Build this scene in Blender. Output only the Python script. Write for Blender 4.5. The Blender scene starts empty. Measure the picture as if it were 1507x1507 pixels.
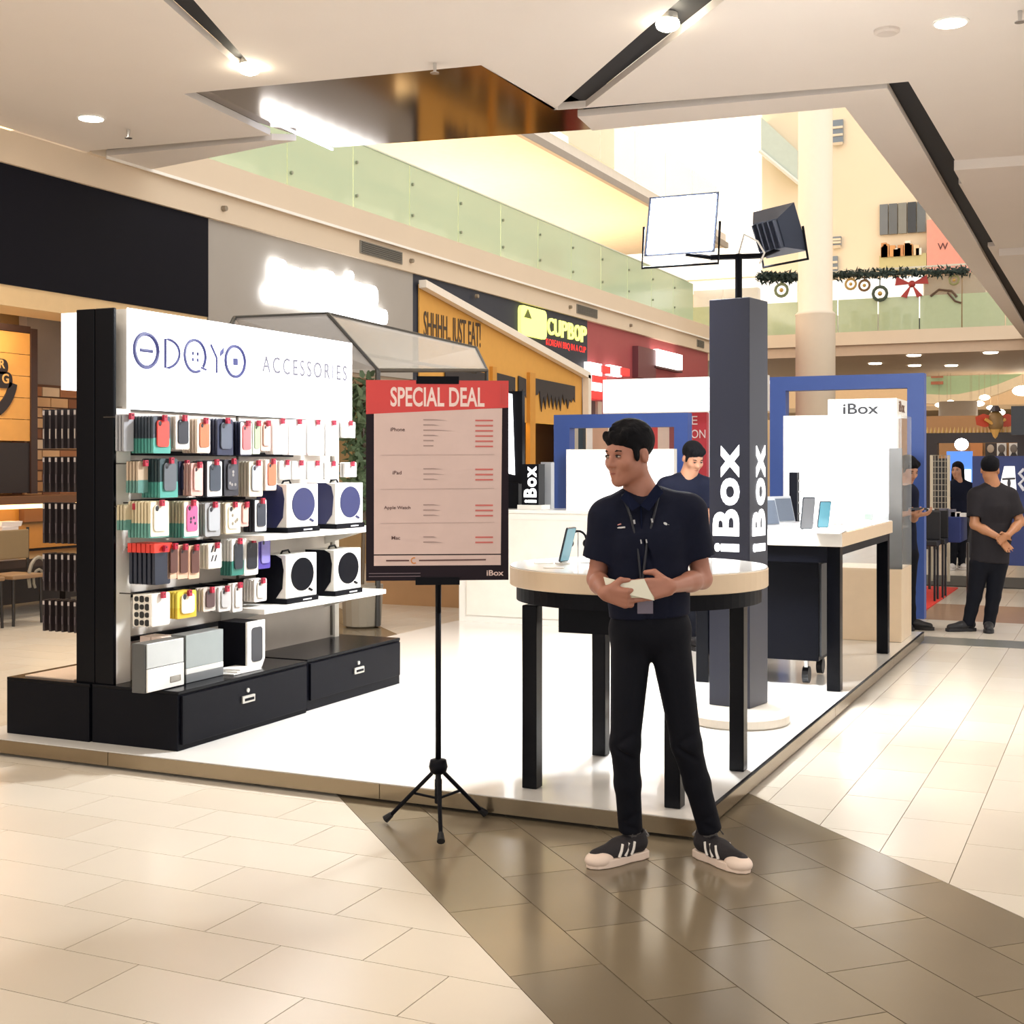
import bpy, bmesh, math, random
import numpy as np
from mathutils import Vector, Matrix
from mathutils.geometry import tessellate_polygon
random.seed(7)
S = bpy.context.scene
COL = S.collection
# ------------------------------------------------------------------ camera
F, CXP, HY, CH = 1950.0, 753.5, 685.0, 1.52        # focal length in pixels of a 1507 frame, horizon, eye height
TH = math.atan2(902, 1950)
CT, ST = math.cos(TH), math.sin(TH)
cam = bpy.data.objects.new('camera', bpy.data.cameras.new('camera'))
COL.objects.link(cam)
cam.location = (0, 0, CH)
cam.rotation_euler = (math.pi/2, 0, TH)
cam.data.sensor_width = 36
cam.data.lens = 36*F/1507
cam.data.shift_y = -(753.5-HY)/1507
cam.data.clip_end = 300
S.camera = cam
# ------------------------------------------------------------------ world, exposure
W = bpy.data.worlds.new('mall_daylight'); S.world = W; W.use_nodes = True
bg = W.node_tree.nodes['Background']
bg.inputs[0].default_value = (1.0, 0.97, 0.94, 1)
bg.inputs[1].default_value = 1.1
S.view_settings.view_transform = 'Standard'
S.view_settings.look = 'None'
S.view_settings.gamma = 1
S.view_settings.use_curve_mapping = False
S.view_settings.exposure = 0.5
S.cycles.max_bounces = 8
S.cycles.diffuse_bounces = 3
S.cycles.glossy_bounces = 3
S.cycles.transparent_max_bounces = 12
S.cycles.sample_clamp_indirect = 6
S.cycles.caustics_reflective = False
S.cycles.caustics_refractive = False
def area_lamp(name, loc, size, power, color, target=None, sy=None, spread=None):
    l = bpy.data.lights.new(name, 'AREA'); l.energy = power; l.color = color
    l.shape = 'RECTANGLE'; l.size = size; l.size_y = sy or size
    if spread: l.spread = math.radians(spread)
    o = bpy.data.objects.new(name, l); COL.objects.link(o); o.location = loc
    if target:
        o.rotation_euler = (Vector(target)-Vector(loc)).to_track_quat('-Z', 'Y').to_euler()
    return o
WARM = (1.0, 0.88, 0.74); NEUT = (1.0, 0.95, 0.89); COOL = (0.92, 0.96, 1.0)
# unseen area lamps added under the corridor ceiling as fill light
for i, (x, y, p, c_) in enumerate([(-3.0, 2.4, 34, WARM), (0.9, 3.6, 25, NEUT), (1.2, 7.5, 50, NEUT), (0.9, 13, 90, NEUT), (-6.4, 3.2, 40, WARM), (-8.2, 6.4, 60, WARM)]):
    area_lamp('corridor_fill', (x, y, 4.5), 0.9, p, c_)
# area lamps added to brighten the upper walkway
for y in (13, 18, 23, 28):
    area_lamp('walkway_fill', (-11.4, y, 7.0), 1.2, 170, WARM)
# the LED floodlights on the booth pillar: their light
area_lamp('floodlight_beam', (-2.43, 7.33, 2.93), 0.34, 105, COOL, (-3.6, 6.4, 0.2), spread=150)
area_lamp('floodlight_beam', (-1.86, 7.66, 2.92), 0.34, 90, COOL, (-2.0, 9.2, 0.3), spread=150)
# ------------------------------------------------------------------ pixel <-> place helpers (only used to read off real positions)
def ray(x, y):
    a = (x-CXP)/F; b = (HY-y)/F
    return (a*CT-ST, a*ST+CT, b)
def Pz(x, y, z=0.0):
    d = ray(x, y); t = (z-CH)/d[2]; return Vector((d[0]*t, d[1]*t, z))
def PX(x, y, X):
    d = ray(x, y); t = X/d[0]; return Vector((X, d[1]*t, CH+d[2]*t))
def PY(x, y, Y):
    d = ray(x, y); t = Y/d[1]; return Vector((d[0]*t, Y, CH+d[2]*t))
def PD(x, y, D):
    d = ray(x, y); return Vector((d[0]*D, d[1]*D, CH+d[2]*D))
# ------------------------------------------------------------------ materials
def lin(h):
    if isinstance(h, str):
        h = h.lstrip('#'); v = [int(h[i:i+2], 16)/255 for i in (0, 2, 4)]
        return tuple(((c/12.92) if c <= .04045 else ((c+.055)/1.055)**2.4) for c in v)
    return h
MATS = {}
def mat(name, col, rough=.5, metal=0, emit=0, ecol=None, var=.06, scale=8, alpha=1, trans=0, bump=0, spec=.5, coat=0):
    if name in MATS: return MATS[name]
    m = bpy.data.materials.new(name); m.use_nodes = True
    nt = m.node_tree; b = nt.nodes['Principled BSDF']
    c = lin(col)
    tc = nt.nodes.new('ShaderNodeTexCoord'); nz = nt.nodes.new('ShaderNodeTexNoise')
    nz.inputs['Scale'].default_value = scale; nz.inputs['Detail'].default_value = 3
    nt.links.new(tc.outputs['Object'], nz.inputs['Vector'])
    rp = nt.nodes.new('ShaderNodeMixRGB'); rp.blend_type = 'MIX'
    rp.inputs[1].default_value = (*[max(0, v*(1-var)) for v in c], 1)
    rp.inputs[2].default_value = (*[min(1, v*(1+var)) for v in c], 1)
    nt.links.new(nz.outputs['Fac'], rp.inputs[0]); nt.links.new(rp.outputs[0], b.inputs['Base Color'])
    b.inputs['Roughness'].default_value = rough; b.inputs['Metallic'].default_value = metal
    b.inputs['Specular IOR Level'].default_value = spec
    if coat: b.inputs['Coat Weight'].default_value = coat
    if emit:
        e = lin(ecol) if ecol else c
        b.inputs['Emission Color'].default_value = (*e, 1); b.inputs['Emission Strength'].default_value = emit
    if alpha < 1: b.inputs['Alpha'].default_value = alpha
    if trans: b.inputs['Transmission Weight'].default_value = trans
    if bump:
        bp = nt.nodes.new('ShaderNodeBump'); bp.inputs['Strength'].default_value = bump; bp.inputs['Distance'].default_value = .01
        nt.links.new(nz.outputs['Fac'], bp.inputs['Height']); nt.links.new(bp.outputs[0], b.inputs['Normal'])
    MATS[name] = m
    return m
def c_(hexs, rough=.45, **k):      # plain painted / printed colour, made on demand
    return mat('paint_'+hexs.strip('#')+('_%d' % int(rough*100)), hexs, rough, **k)
# ------------------------------------------------------------------ mesh builder
WORLD = {}
class MB:
    def __init__(s): s.v = []; s.f = []
    def add(s, v, f):
        n = len(s.v); s.v += [tuple(p) for p in v]; s.f += [tuple(i+n for i in q) for q in f]; return s
    def box(s, x0, x1, y0, y1, z0, z1):
        x0, x1 = min(x0, x1), max(x0, x1); y0, y1 = min(y0, y1), max(y0, y1); z0, z1 = min(z0, z1), max(z0, z1)
        v = [(x, y, z) for z in (z0, z1) for x, y in ((x0, y0), (x1, y0), (x1, y1), (x0, y1))]
        return s.add(v, [(3, 2, 1, 0), (4, 5, 6, 7), (0, 1, 5, 4), (1, 2, 6, 5), (2, 3, 7, 6), (3, 0, 4, 7)])
    def fbox(s, o, u, v, n, du, dv, dn):      # box from a corner and three axes
        o, u, v, n = Vector(o), Vector(u)*du, Vector(v)*dv, Vector(n)*dn
        P = [o, o+u, o+u+v, o+v]; P += [p+n for p in P]
        return s.add(P, [(3, 2, 1, 0), (4, 5, 6, 7), (0, 1, 5, 4), (1, 2, 6, 5), (2, 3, 7, 6), (3, 0, 4, 7)])
    def prism(s, pts, vec):
        pts = [Vector(p) for p in pts]; vec = Vector(vec); n = len(pts)
        return s.add(pts+[p+vec for p in pts], [tuple(range(n))[::-1], tuple(range(n, 2*n))]+[(i, (i+1) % n, (i+1) % n+n, i+n) for i in range(n)])
    def cone(s, a, b, ra, rb, n=12):
        a, b = Vector(a), Vector(b); d = (b-a).normalized()
        u = d.orthogonal().normalized(); w = d.cross(u)
        ring = lambda c, r: [c+(u*math.cos(t)+w*math.sin(t))*r for t in [2*math.pi*i/n for i in range(n)]]
        return s.add(ring(a, ra)+ring(b, rb), [tuple(range(n))[::-1], tuple(range(n, 2*n))]+[(i, (i+1) % n, (i+1) % n+n, i+n) for i in range(n)])
    def tube(s, pts, r, n=8, closed=False):
        pts = [Vector(p) for p in pts]; m = len(pts); vs = []; u = None
        for i, p in enumerate(pts):
            a = pts[(i-1) % m] if (closed or i > 0) else p; b = pts[(i+1) % m] if (closed or i < m-1) else p
            d = (b-a).normalized()
            u = d.orthogonal().normalized() if u is None else (u-d*u.dot(d)).normalized()
            w = d.cross(u); rr = r[i] if isinstance(r, (list, tuple)) else r
            vs += [p+(u*math.cos(2*math.pi*k/n)+w*math.sin(2*math.pi*k/n))*rr for k in range(n)]
        fs = []
        for i in range(m if closed else m-1):
            j = (i+1) % m
            fs += [(i*n+k, i*n+(k+1) % n, j*n+(k+1) % n, j*n+k) for k in range(n)]
        if not closed: fs += [tuple(range(n))[::-1], tuple(range((m-1)*n, m*n))]
        return s.add(vs, fs)
    def lathe(s, c, prof, n=32):
        c = Vector(c); m = len(prof); vs = []
        for r, z in prof: vs += [c+Vector((r*math.cos(2*math.pi*k/n), r*math.sin(2*math.pi*k/n), z)) for k in range(n)]
        fs = [(i*n+k, i*n+(k+1) % n, (i+1)*n+(k+1) % n, (i+1)*n+k) for i in range(m-1) for k in range(n)]
        fs += [tuple(range(n))[::-1], tuple(range((m-1)*n, m*n))]
        return s.add(vs, fs)
    def ball(s, c, r, n=12, m=8):
        c = Vector(c); r = Vector(r) if hasattr(r, '__len__') else Vector((r, r, r)); prof = []
        vs = [c+Vector((0, 0, -r.z))]
        for i in range(1, m):
            t = math.pi*i/m-math.pi/2
            vs += [c+Vector((r.x*math.cos(t)*math.cos(2*math.pi*k/n), r.y*math.cos(t)*math.sin(2*math.pi*k/n), r.z*math.sin(t))) for k in range(n)]
        vs.append(c+Vector((0, 0, r.z))); L = len(vs)-1
        fs = [(0, 1+(k+1) % n, 1+k) for k in range(n)]
        fs += [(1+i*n+k, 1+i*n+(k+1) % n, 1+(i+1)*n+(k+1) % n, 1+(i+1)*n+k) for i in range(m-2) for k in range(n)]
        fs += [(1+(m-2)*n+k, 1+(m-2)*n+(k+1) % n, L) for k in range(n)]
        return s.add(vs, fs)
    def rbox(s, o, u, v, n, du, dv, dn, r, seg=4):     # rounded rectangle slab centred at o
        o, u, v, n = Vector(o), Vector(u), Vector(v), Vector(n); P = []
        for cx, cy, a0 in ((1, 1, 0), (-1, 1, 90), (-1, -1, 180), (1, -1, 270)):
            for k in range(seg+1):
                t = math.radians(a0+90*k/seg)
                P.append(o+u*(cx*(du/2-r)+r*math.cos(t))+v*(cy*(dv/2-r)+r*math.sin(t)))
        return s.prism(P, n*dn)
    def build(s, name, m, parent=None, bevel=0, smooth=False):
        me = bpy.data.meshes.new(name); me.from_pydata(s.v, [], s.f)
        bm = bmesh.new(); bm.from_mesh(me); bmesh.ops.recalc_face_normals(bm, faces=bm.faces)
        if bevel: bmesh.ops.bevel(bm, geom=bm.edges[:], offset=bevel, segments=2, affect='EDGES', profile=.5)
        bm.to_mesh(me); bm.free()
        if isinstance(m, (list, tuple)):
            for q in m: me.materials.append(q)
        else: me.materials.append(m)
        if smooth:
            me.polygons.foreach_set('use_smooth', [True]*len(me.polygons))
        o = bpy.data.objects.new(name, me); COL.objects.link(o)
        adopt(o, parent)
        return o
def adopt(o, parent):
    if parent is not None:
        o.parent = parent
        if parent.name in WORLD: o.matrix_parent_inverse = WORLD[parent.name].inverted()
def tag(o, label, cat, group=None):
    o['label'] = label; o['category'] = cat
    if group: o['group'] = group
    return o
def thing(name, label, cat, loc=(0, 0, 0), group=None, local=False, rz=0):
    o = bpy.data.objects.new(name, None); COL.objects.link(o); o.location = loc; o.rotation_euler = (0, 0, rz)
    o.empty_display_size = .1
    if not local: WORLD[o.name] = Matrix.Translation(Vector(loc)) @ Matrix.Rotation(rz, 4, 'Z')
    return tag(o, label, cat, group)
def struct(o): o['kind'] = 'structure'; return o
def text(s, w, h, o, u, v, m, name='lettering', parent=None, ext=.004, bold=0., space=1.0, mirror=False):
    """flat lettering fitted into w x h with its lower left corner at o"""
    cu = bpy.data.curves.new('t', 'FONT'); cu.body = s; cu.size = 1; cu.offset = bold; cu.extrude = .5; cu.space_character = space
    cu.resolution_u = 4
    ob = bpy.data.objects.new('t', cu); COL.objects.link(ob)
    dg = bpy.context.evaluated_depsgraph_get(); me = bpy.data.meshes.new_from_object(ob.evaluated_get(dg))
    bpy.data.objects.remove(ob); bpy.data.curves.remove(cu)
    co = np.zeros(len(me.vertices)*3); me.vertices.foreach_get('co', co); co = co.reshape(-1, 3)
    mn, mx = co.min(0), co.max(0)
    q = (co-mn)/np.maximum(mx-mn, 1e-6)
    u, v = Vector(u).normalized(), Vector(v).normalized(); n = u.cross(v); o = Vector(o)
    A = np.array([u*w, v*h, n*ext]); P = q@A+np.array(o)
    me.vertices.foreach_set('co', P.ravel()); me.update(); me.name = name
    me.materials.clear(); me.materials.append(m)
    ob = bpy.data.objects.new(name, me); COL.objects.link(ob); adopt(ob, parent)
    return ob
def copy_tree(o, parent=None):
    c = o.copy(); COL.objects.link(c); c.parent = parent
    for ch in list(o.children): copy_tree(ch, c)
    return c
UX, UY, UZ = (1, 0, 0), (0, 1, 0), (0, 0, 1)
# ================================================================== THE SETTING
ZC = 4.58          # corridor ceiling
XF = -9.2          # shop front line
M_tile = mat('beige_tile', '#d8cebe', .22, var=.05, scale=1.2, spec=.5)
M_tile2 = mat('beige_tile_b', '#d2c7b6', .24, var=.06, scale=1.5)
M_dark = mat('taupe_tile', '#827560', .17, var=.10, scale=1.4)
M_dark2 = mat('taupe_tile_b', '#7a6e5b', .2, var=.10, scale=1.7)
M_grout = mat('grout', '#a2957e', .8)
M_ceil = mat('ceiling_paint', '#e6ddd5', .75, var=.02, scale=2)
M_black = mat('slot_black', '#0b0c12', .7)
M_slab = mat('slab_paint', '#dcc8ae', .7, var=.03, scale=2)
M_wallw = mat('warm_wall', '#e6d3b8', .7, var=.03, scale=1)
def stuff(o): o['kind'] = 'stuff'; return o
floor = struct(MB().box(-30, 14, -6, 60, -.12, -.006).build('floor', M_grout))
def clip(poly, a, b, c):           # keep a*x+b*y<=c
    out = []
    for i in range(len(poly)):
        p, q = poly[i], poly[(i+1) % len(poly)]; dp = a*p[0]+b*p[1]-c; dq = a*q[0]+b*q[1]-c
        if dp <= 0: out.append(p)
        if dp*dq < 0:
            t = dp/(dp-dq); out.append((p[0]+(q[0]-p[0])*t, p[1]+(q[1]-p[1])*t))
    return out
def parea(p): return abs(sum(p[i][0]*p[(i+1) % len(p)][1]-p[(i+1) % len(p)][0]*p[i][1] for i in range(len(p))))/2
tiles = []
G = .0018
def visible(p):
    cx = sum(q[0] for q in p)/len(p); cy = sum(q[1] for q in p)/len(p)
    D = -ST*cx+CT*cy; R = CT*cx+ST*cy
    if D < 1: return 1e9
    px = CXP+F*R/D; py = HY+F*CH/D
    inpl = (-5.6 < cx < -1.6 and 5.2 < cy < 11.8)
    return D if (-60 < px < 1570 and py < 1580 and not inpl) else 1e9
BL, BR = 1.912, 4.455               # the dark diagonal band lies between x+y=BL and x+y=BR
for j in range(-10, 60):            # left of the band: laid along X
    y0 = 3.185+.315*j
    for i in range(-30, 12):
        x0 = -2.425+.6*i+(.3 if j % 2 else 0)
        p = clip([(x0+G, y0+G), (x0+.6-G, y0+G), (x0+.6-G, y0+.315-G), (x0+G, y0+.315-G)], 1, 1, BL-G)
        if len(p) > 2 and parea(p) > .004: tiles.append((visible(p), p, 0))
for i in range(-42, 14):            # right of the band: laid along Y
    x0 = -1.17+.295*i
    for j in range(-6, 42):
        y0 = 5.0+.6*j+(.3 if i % 2 else 0)
        p = clip([(x0+G, y0+G), (x0+.295-G, y0+G), (x0+.295-G, y0+.6-G), (x0+G, y0+.6-G)], -1, -1, -BR-G)
        if len(p) < 3 or parea(p) < .004: continue
        if x0 < -6: tiles.append((visible(p), p, 0)); continue
        for lo_, hi_ in ((-99, 11.75), (12.25, 13.6), (15.2, 99)):      # the stone strips interrupt the tiling
            q = clip(clip(p, 0, 1, hi_-G), 0, -1, -lo_-G)
            if len(q) > 2 and parea(q) > .002: tiles.append((visible(q), q, 0))
r2 = math.sqrt(.5)
for k in range(6):
    a0 = BL/math.sqrt(2)+.2997*k
    for j in range(-30, 30):
        b0 = .6*j+(.3 if k % 2 else 0)+.10
        q = [(a0+G, b0+G), (a0+.2997-G, b0+G), (a0+.2997-G, b0+.6-G), (a0+G, b0+.6-G)]
        p = [((a-b)*r2, (a+b)*r2) for a, b in q]
        tiles.append((visible(p), p, 1))
tiles.sort(key=lambda t: t[0])
restA, restB = MB(), MB()
for n, (D, p, k) in enumerate(tiles):
    P3 = [(x, y, -.006) for x, y in p]
    if n < 290 and D < 1e8:
        m = MB().prism(P3, (0, 0, .006))
        m.build('dark_tile' if k else 'tile', (M_dark, M_dark2)[n % 2] if k else (M_tile, M_tile2)[(n//2) % 2], floor)
    else:
        (restB if k else restA).prism(P3, (0, 0, .006))
stuff(restA.build('far_tiles', M_tile, floor)); stuff(restB.build('far_dark_tiles', M_dark, floor))
MB().box(-6, 4, 11.75, 12.25, -.006, 0).build('grey_floor_strip', mat('grey_stone', '#6f7069', .3), floor)
MB().box(-6, 4, 13.6, 15.2, -.006, 0).build('brown_floor_strip', mat('brown_stone', '#a5866d', .25), floor)
# ---- ceiling
def holed(name, outer, holes, z, h, m):
    loops = [[Vector((p[0], p[1], 0)) for p in l] for l in [outer]+holes]
    tri = tessellate_polygon(loops); flat = [p for l in loops for p in l]; n = len(flat)
    v = [(p.x, p.y, z) for p in flat]+[(p.x, p.y, z+h) for p in flat]
    f = [tuple(t) for t in tri]+[tuple(i+n for i in t) for t in tri]; b = 0
    for l in loops:
        f += [(b+i, b+(i+1) % len(l), n+b+(i+1) % len(l), n+b+i) for i in range(len(l))]; b += len(l)
    return MB().add(v, f).build(name, m)
c2 = lambda x, y: tuple(Pz(x, y, ZC)[:2])
def ext(a, b, t): return (a[0]+(b[0]-a[0])*t, a[1]+(b[1]-a[1])*t)
s1a, s1b, s1c, s1d = c2(240, 0), c2(285, 0), c2(380, 108), c2(346, 95)
s1 = [ext(s1d, s1a, 2.6), ext(s1c, s1b, 2.6), s1c, s1d]
s2a, s2b, s2c, s2d = c2(1000, 0), c2(1066, 0), c2(862, 158), c2(815, 162)
s2 = [ext(s2d, s2a, 2.2), ext(s2c, s2b, 2.2), s2c, s2d]
XS = -1.62
outer = [(-9.2, -5), (8, -5), (8, 34), (XS-.15, 34), (XS-.12, 19.6), (XS-.02, 19.6), (XS-.02, 15.1), (XS+.08, 15.1), c2(1337, 120), c2(1305, 123), c2(848, 160), c2(822, 162), c2(708, 96), c2(270, 138), c2(398, 199), c2(132, 222), (-9.2, 10.05)]
ceil = struct(holed('ceiling', outer, [s1, s2], ZC, .06, M_ceil))
# border strips round the atrium, a dark gap away from the main ceiling
i1, i2 = c2(1244, 158), c2(872, 192)
b1 = [c2(850, 172), c2(1306, 130), (c2(1306, 130)[0]-.28, 34), (i1[0]-.05, 34), i1, i2]
struct(MB().prism([(x, y, ZC) for x, y in b1], (0, 0, .06)).build('ceiling', M_ceil))
b2 = [(-9.2, 10.2), c2(400, 206), c2(436, 207), (-9.2, c2(300, 226)[1]+.35)]
struct(MB().prism([(x, y, ZC) for x, y in b2], (0, 0, .06)).build('ceiling', M_ceil))
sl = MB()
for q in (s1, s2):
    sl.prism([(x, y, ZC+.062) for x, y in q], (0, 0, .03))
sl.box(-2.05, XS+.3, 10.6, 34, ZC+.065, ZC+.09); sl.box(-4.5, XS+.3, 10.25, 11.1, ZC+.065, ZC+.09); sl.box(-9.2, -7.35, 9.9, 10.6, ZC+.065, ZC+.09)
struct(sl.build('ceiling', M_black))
# dropped ridges of the right ceiling
for a, b in (((1404, 236), (1520, 241)), ((1470, 366), (1520, 352))):
    p, q = c2(*a), c2(*b)
    struct(MB().prism([(p[0], p[1], ZC-.10), (q[0]+2.5, p[1]+.3, ZC-.10), (q[0]+2.5, p[1]+2.6, ZC-.1), (p[0], p[1]+2.3, ZC-.1)], (0, 0, .10)).build('trim_1' if a[0] < 1450 else 'trim_2', M_ceil))
# bronze mirror soffit in the ceiling recess
M_mirror = mat('bronze_mirror', '#968779', .10, metal=1, var=.12, scale=.9)
mp = [c2(244, 131), c2(716, 86), c2(852, 158), c2(874, 200), c2(492, 226), c2(372, 188)]
sof = tag(MB().prism([(x, y, ZC+.062) for x, y in mp], (0, 0, .25)).build('mirror_soffit', M_mirror), 'bronze mirrored soffit panel set in the ceiling recess', 'soffit')
l0, l1 = Vector((*c2(398, 184), ZC+.035)), Vector((*c2(489, 225), ZC+.035))
tag(MB().tube([l0, l1], .013, 8).build('light_tube', mat('cool_tube', '#dfeaff', .4, emit=6)), 'cool white light tube along the edge of the mirrored soffit', 'light')
# ---- left shop fronts and level two
Zb, Zs, Zg = 4.265, 4.565, 4.895
struct(MB().box(XF-.5, XF, 4.0, 31.5, Zb, Zs).build('wall_bulkhead', M_slab))
struct(MB().box(XF-5, XF+.06, 10.0, 31.5, Zs, Zg).build('floor_upper_slab', M_slab))
MB().box(XF+.06, XF+.075, 10.2, 31.5, Zs-.012, Zs+.02).build('slab_bead', mat('white_bead', '#f2ece2', .4), bpy.data.objects['floor_upper_slab'])
M_grille = mat('grille_metal', '#8a857b', .5, metal=.4)
for k, (x0, y0, x1, y1) in enumerate(((530, 357, 592, 388), (849, 452, 879, 470), (1026, 503, 1036, 513))):
    a, b = PX(x0, (y0+y1)/2-9, XF+.01), PX(x1, (y0+y1)/2+9, XF+.01)
    g = thing('air_grille', ('long air grille in the bulkhead above the grey shop wall', 'air grille in the bulkhead over the dark cup sign', 'small air grille far along the bulkhead by the pillar')[k], 'air vent', (XF, a.y, Zb+.08), 'bulkhead grilles')
    MB().box(XF, XF+.015, a.y, b.y, Zb+.07, Zs-.06).build('frame', M_grille, g)
    for i in range(6):
        z = Zb+.085+i*.026
        MB().box(XF+.012, XF+.03, a.y+.03, b.y-.03, z, z+.012).build('slat', mat('grille_slat', '#5e5b54', .5), g)
for px, py in ((328, 307), (604, 384), (700, 436), (838, 452), (927, 479)):
    a = PX(px, py, XF)
    tag(MB().cone(a, a+Vector((.05, 0, 0)), .035, .03, 10).build('sensor', c_('#8b7c68')), {328: 'small sensor on the bulkhead over the dark shop sign', 604: 'small sensor right of the long air grille', 700: 'small sensor over the slanted roof of the yellow shop', 838: 'small sensor left of the middle air grille', 927: 'small sensor on the bulkhead over the red shop'}[px], 'sensor', 'bulkhead sensors')
# glass balustrade of level two, pane by pane
M_glass_g = mat('green_glass', '#c6d8b6', .12, alpha=.86, var=.03, scale=1)
bal = thing('glass_balustrade', 'green tinted glass balustrade along the level two walkway', 'balustrade', (XF, 10.5, Zg))
y = 10.4
while y < 29.5:
    MB().box(XF-.02, XF, y, y+1.49, Zg-.02, 5.78).build('pane', M_glass_g, bal)
    for z in (Zg+.18, Zg+.62):
        MB().cone((XF, y+.06, z), (XF+.03, y+.06, z), .022, .022, 8).build('bolt', c_('#9aa08f', .3, metal=.6), bal)
    y += 1.51
MB().box(XF-.03, XF+.01, 10.4, 29.6, 5.78, 5.80).build('top_rail', mat('pale_rail', '#d9e0cf', .3), bal)
# walkway shops behind the balustrade
M_upw = mat('upper_wall', '#e9d6b4', .7)
M_lit = mat('lit_window', '#fff0d4', .5, emit=1.9)
struct(MB().box(-14.2, -13.4, 6, 38, Zg, 7.0).build('wall_upper_shops', M_upw))
struct(MB().box(-14.2, XF-.05, 6, 33, 7.08, 7.42).build('ceiling_upper', mat('upper_slab', '#f0e6d8', .7)))
struct(MB().box(XF-.07, XF+.02, 14, 33, 7.06, 7.2).build('trim_3', mat('grey_trim', '#a49a90', .5)))
for k in range(9):
    y0 = 12+k*2.3
    w = thing('shop_window', ['lit shop window of the upper level, nearest the mirrored soffit', 'lit shop window on the upper level, second from the soffit', 'lit shop window on the upper level, third from the soffit', 'lit shop window on the upper level, fourth from the soffit', 'lit shop window on the upper level, fifth from the soffit', 'lit shop window on the upper level, sixth from the soffit', 'lit shop window on the upper level, seventh from the soffit', 'lit shop window on the upper level, last but one before the floodlight', 'lit shop window on the upper level, farthest along the walkway'][k], 'window', (-13.4, y0, Zg), 'upper level shop windows')
    MB().box(-13.4, -13.36, y0, y0+2.0, Zg+.1, 6.6).build('pane', M_lit if k % 3 else mat('lit_amber', '#f3c98c', .5, emit=1.0), w)
    MB().box(-13.36, -13.3, y0-.06, y0+.06, Zg, 6.9).build('mullion', c_('#c9a878'), w)
    MB().box(-13.36, -13.32, y0+.4, y0+1.5, 6.0, 6.35).build('sign', c_('#b98c5a'), w)
up3 = thing('glass_balustrade', 'bright glass balustrade of level three above the walkway', 'balustrade', (XF, 14, 7.42))
for k in range(9):
    MB().box(XF-.02, XF, 14+k*2.0, 14+k*2.0+1.97, 7.42, 8.45).build('pane', mat('pale_glass', '#dfe8d8', .12, alpha=.35), up3)
struct(MB().box(-14.2, -13.4, 6, 36, 7.42, 13).build('wall_level_three', M_upw))
for k in range(8):
    MB().box(-13.4, -13.35, 12+k*2.6, 14.2+k*2.6, 7.6, 10.2).build('lit_pane', M_lit, bpy.data.objects['wall_level_three'])
# ---- far end of the atrium
YE = 34.0
M_cream = mat('cream_wall', '#f0dcbd', .75, var=.03, scale=.5)
M_far_glass = mat('far_glass', '#bcc9a0', .15, alpha=.8)
fe = struct(MB().box(-14, 12, YE+2.5, YE+3, 4.9, 26).build('wall_far_end', M_cream))
struct(MB().box(-13, 8, YE, YE+3, Zs, Zg).build('floor_far_bridge', M_slab))
fb = thing('glass_balustrade', 'olive glass balustrade of the far cross bridge', 'balustrade', (-8, YE, Zg))
for k in range(11):
    MB().box(-10.6+k*1.0, -9.63+k*1.0, YE, YE+.02, Zg, 5.72).build('pane', M_far_glass, fb)
for k in range(11):
    MB().box(-10.6+k*1.0, -9.63+k*1.0, YE+.03, YE+.045, 5.66, 6.42).build('clear_pane', mat('far_clear', '#e6ebe0', .1, alpha=.12), fb)
MB().box(-10.6, .6, YE+.02, YE+.06, 6.42, 6.46).build('handrail', c_('#cfc7b4', .3, metal=.4), fb)
struct(MB().box(-10.5, -8.75, YE+.3, YE+.6, Zg, 6.2).build('wall_far_corner', mat('white_wall', '#efe9e2', .6)))
# high atrium wall set to glow, standing in for skylight glare
a, b = PY(965, 330, YE+2.4), PY(1120, 150, YE+2.4)
struct(MB().box(-14, b.x, YE+2.3, YE+2.5, 6.4, 26).build('wall_atrium_glow', mat('glare_white', '#fff7ea', .6, emit=.7)))
a = PY(1120, 262, YE+1.9); b = PY(1152, 205, YE+1.9)
eb = thing('escalator_balustrade', 'slanted glass side of an escalator high in the atrium', 'escalator', (a.x, YE+1.9, 8.4))
pts = [PY(1120, 172, YE+1.9), PY(1120, 222, YE+1.9), PY(1174, 268, YE+1.9), PY(1174, 222, YE+1.9)]
MB().prism(pts, (0, .58, 0)).build('pane', mat('esc_glass', '#c3cdc0', .2), eb)
MB().tube([PY(1118, 222, YE+1.85), PY(1176, 270, YE+1.85)], .06, 6).build('stringer', c_('#e8e2d6'), eb)
# far column
cx = PY(1200, 400, 30.0)
col1 = struct(MB().lathe((cx.x, 30.0, 0), [(.44, 0), (.44, 4.9), (.46, 4.92), (.38, 5.0), (.38, 22)], 28).build('column', mat('column_paint', '#eedfc9', .6, var=.02), smooth=True))
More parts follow.
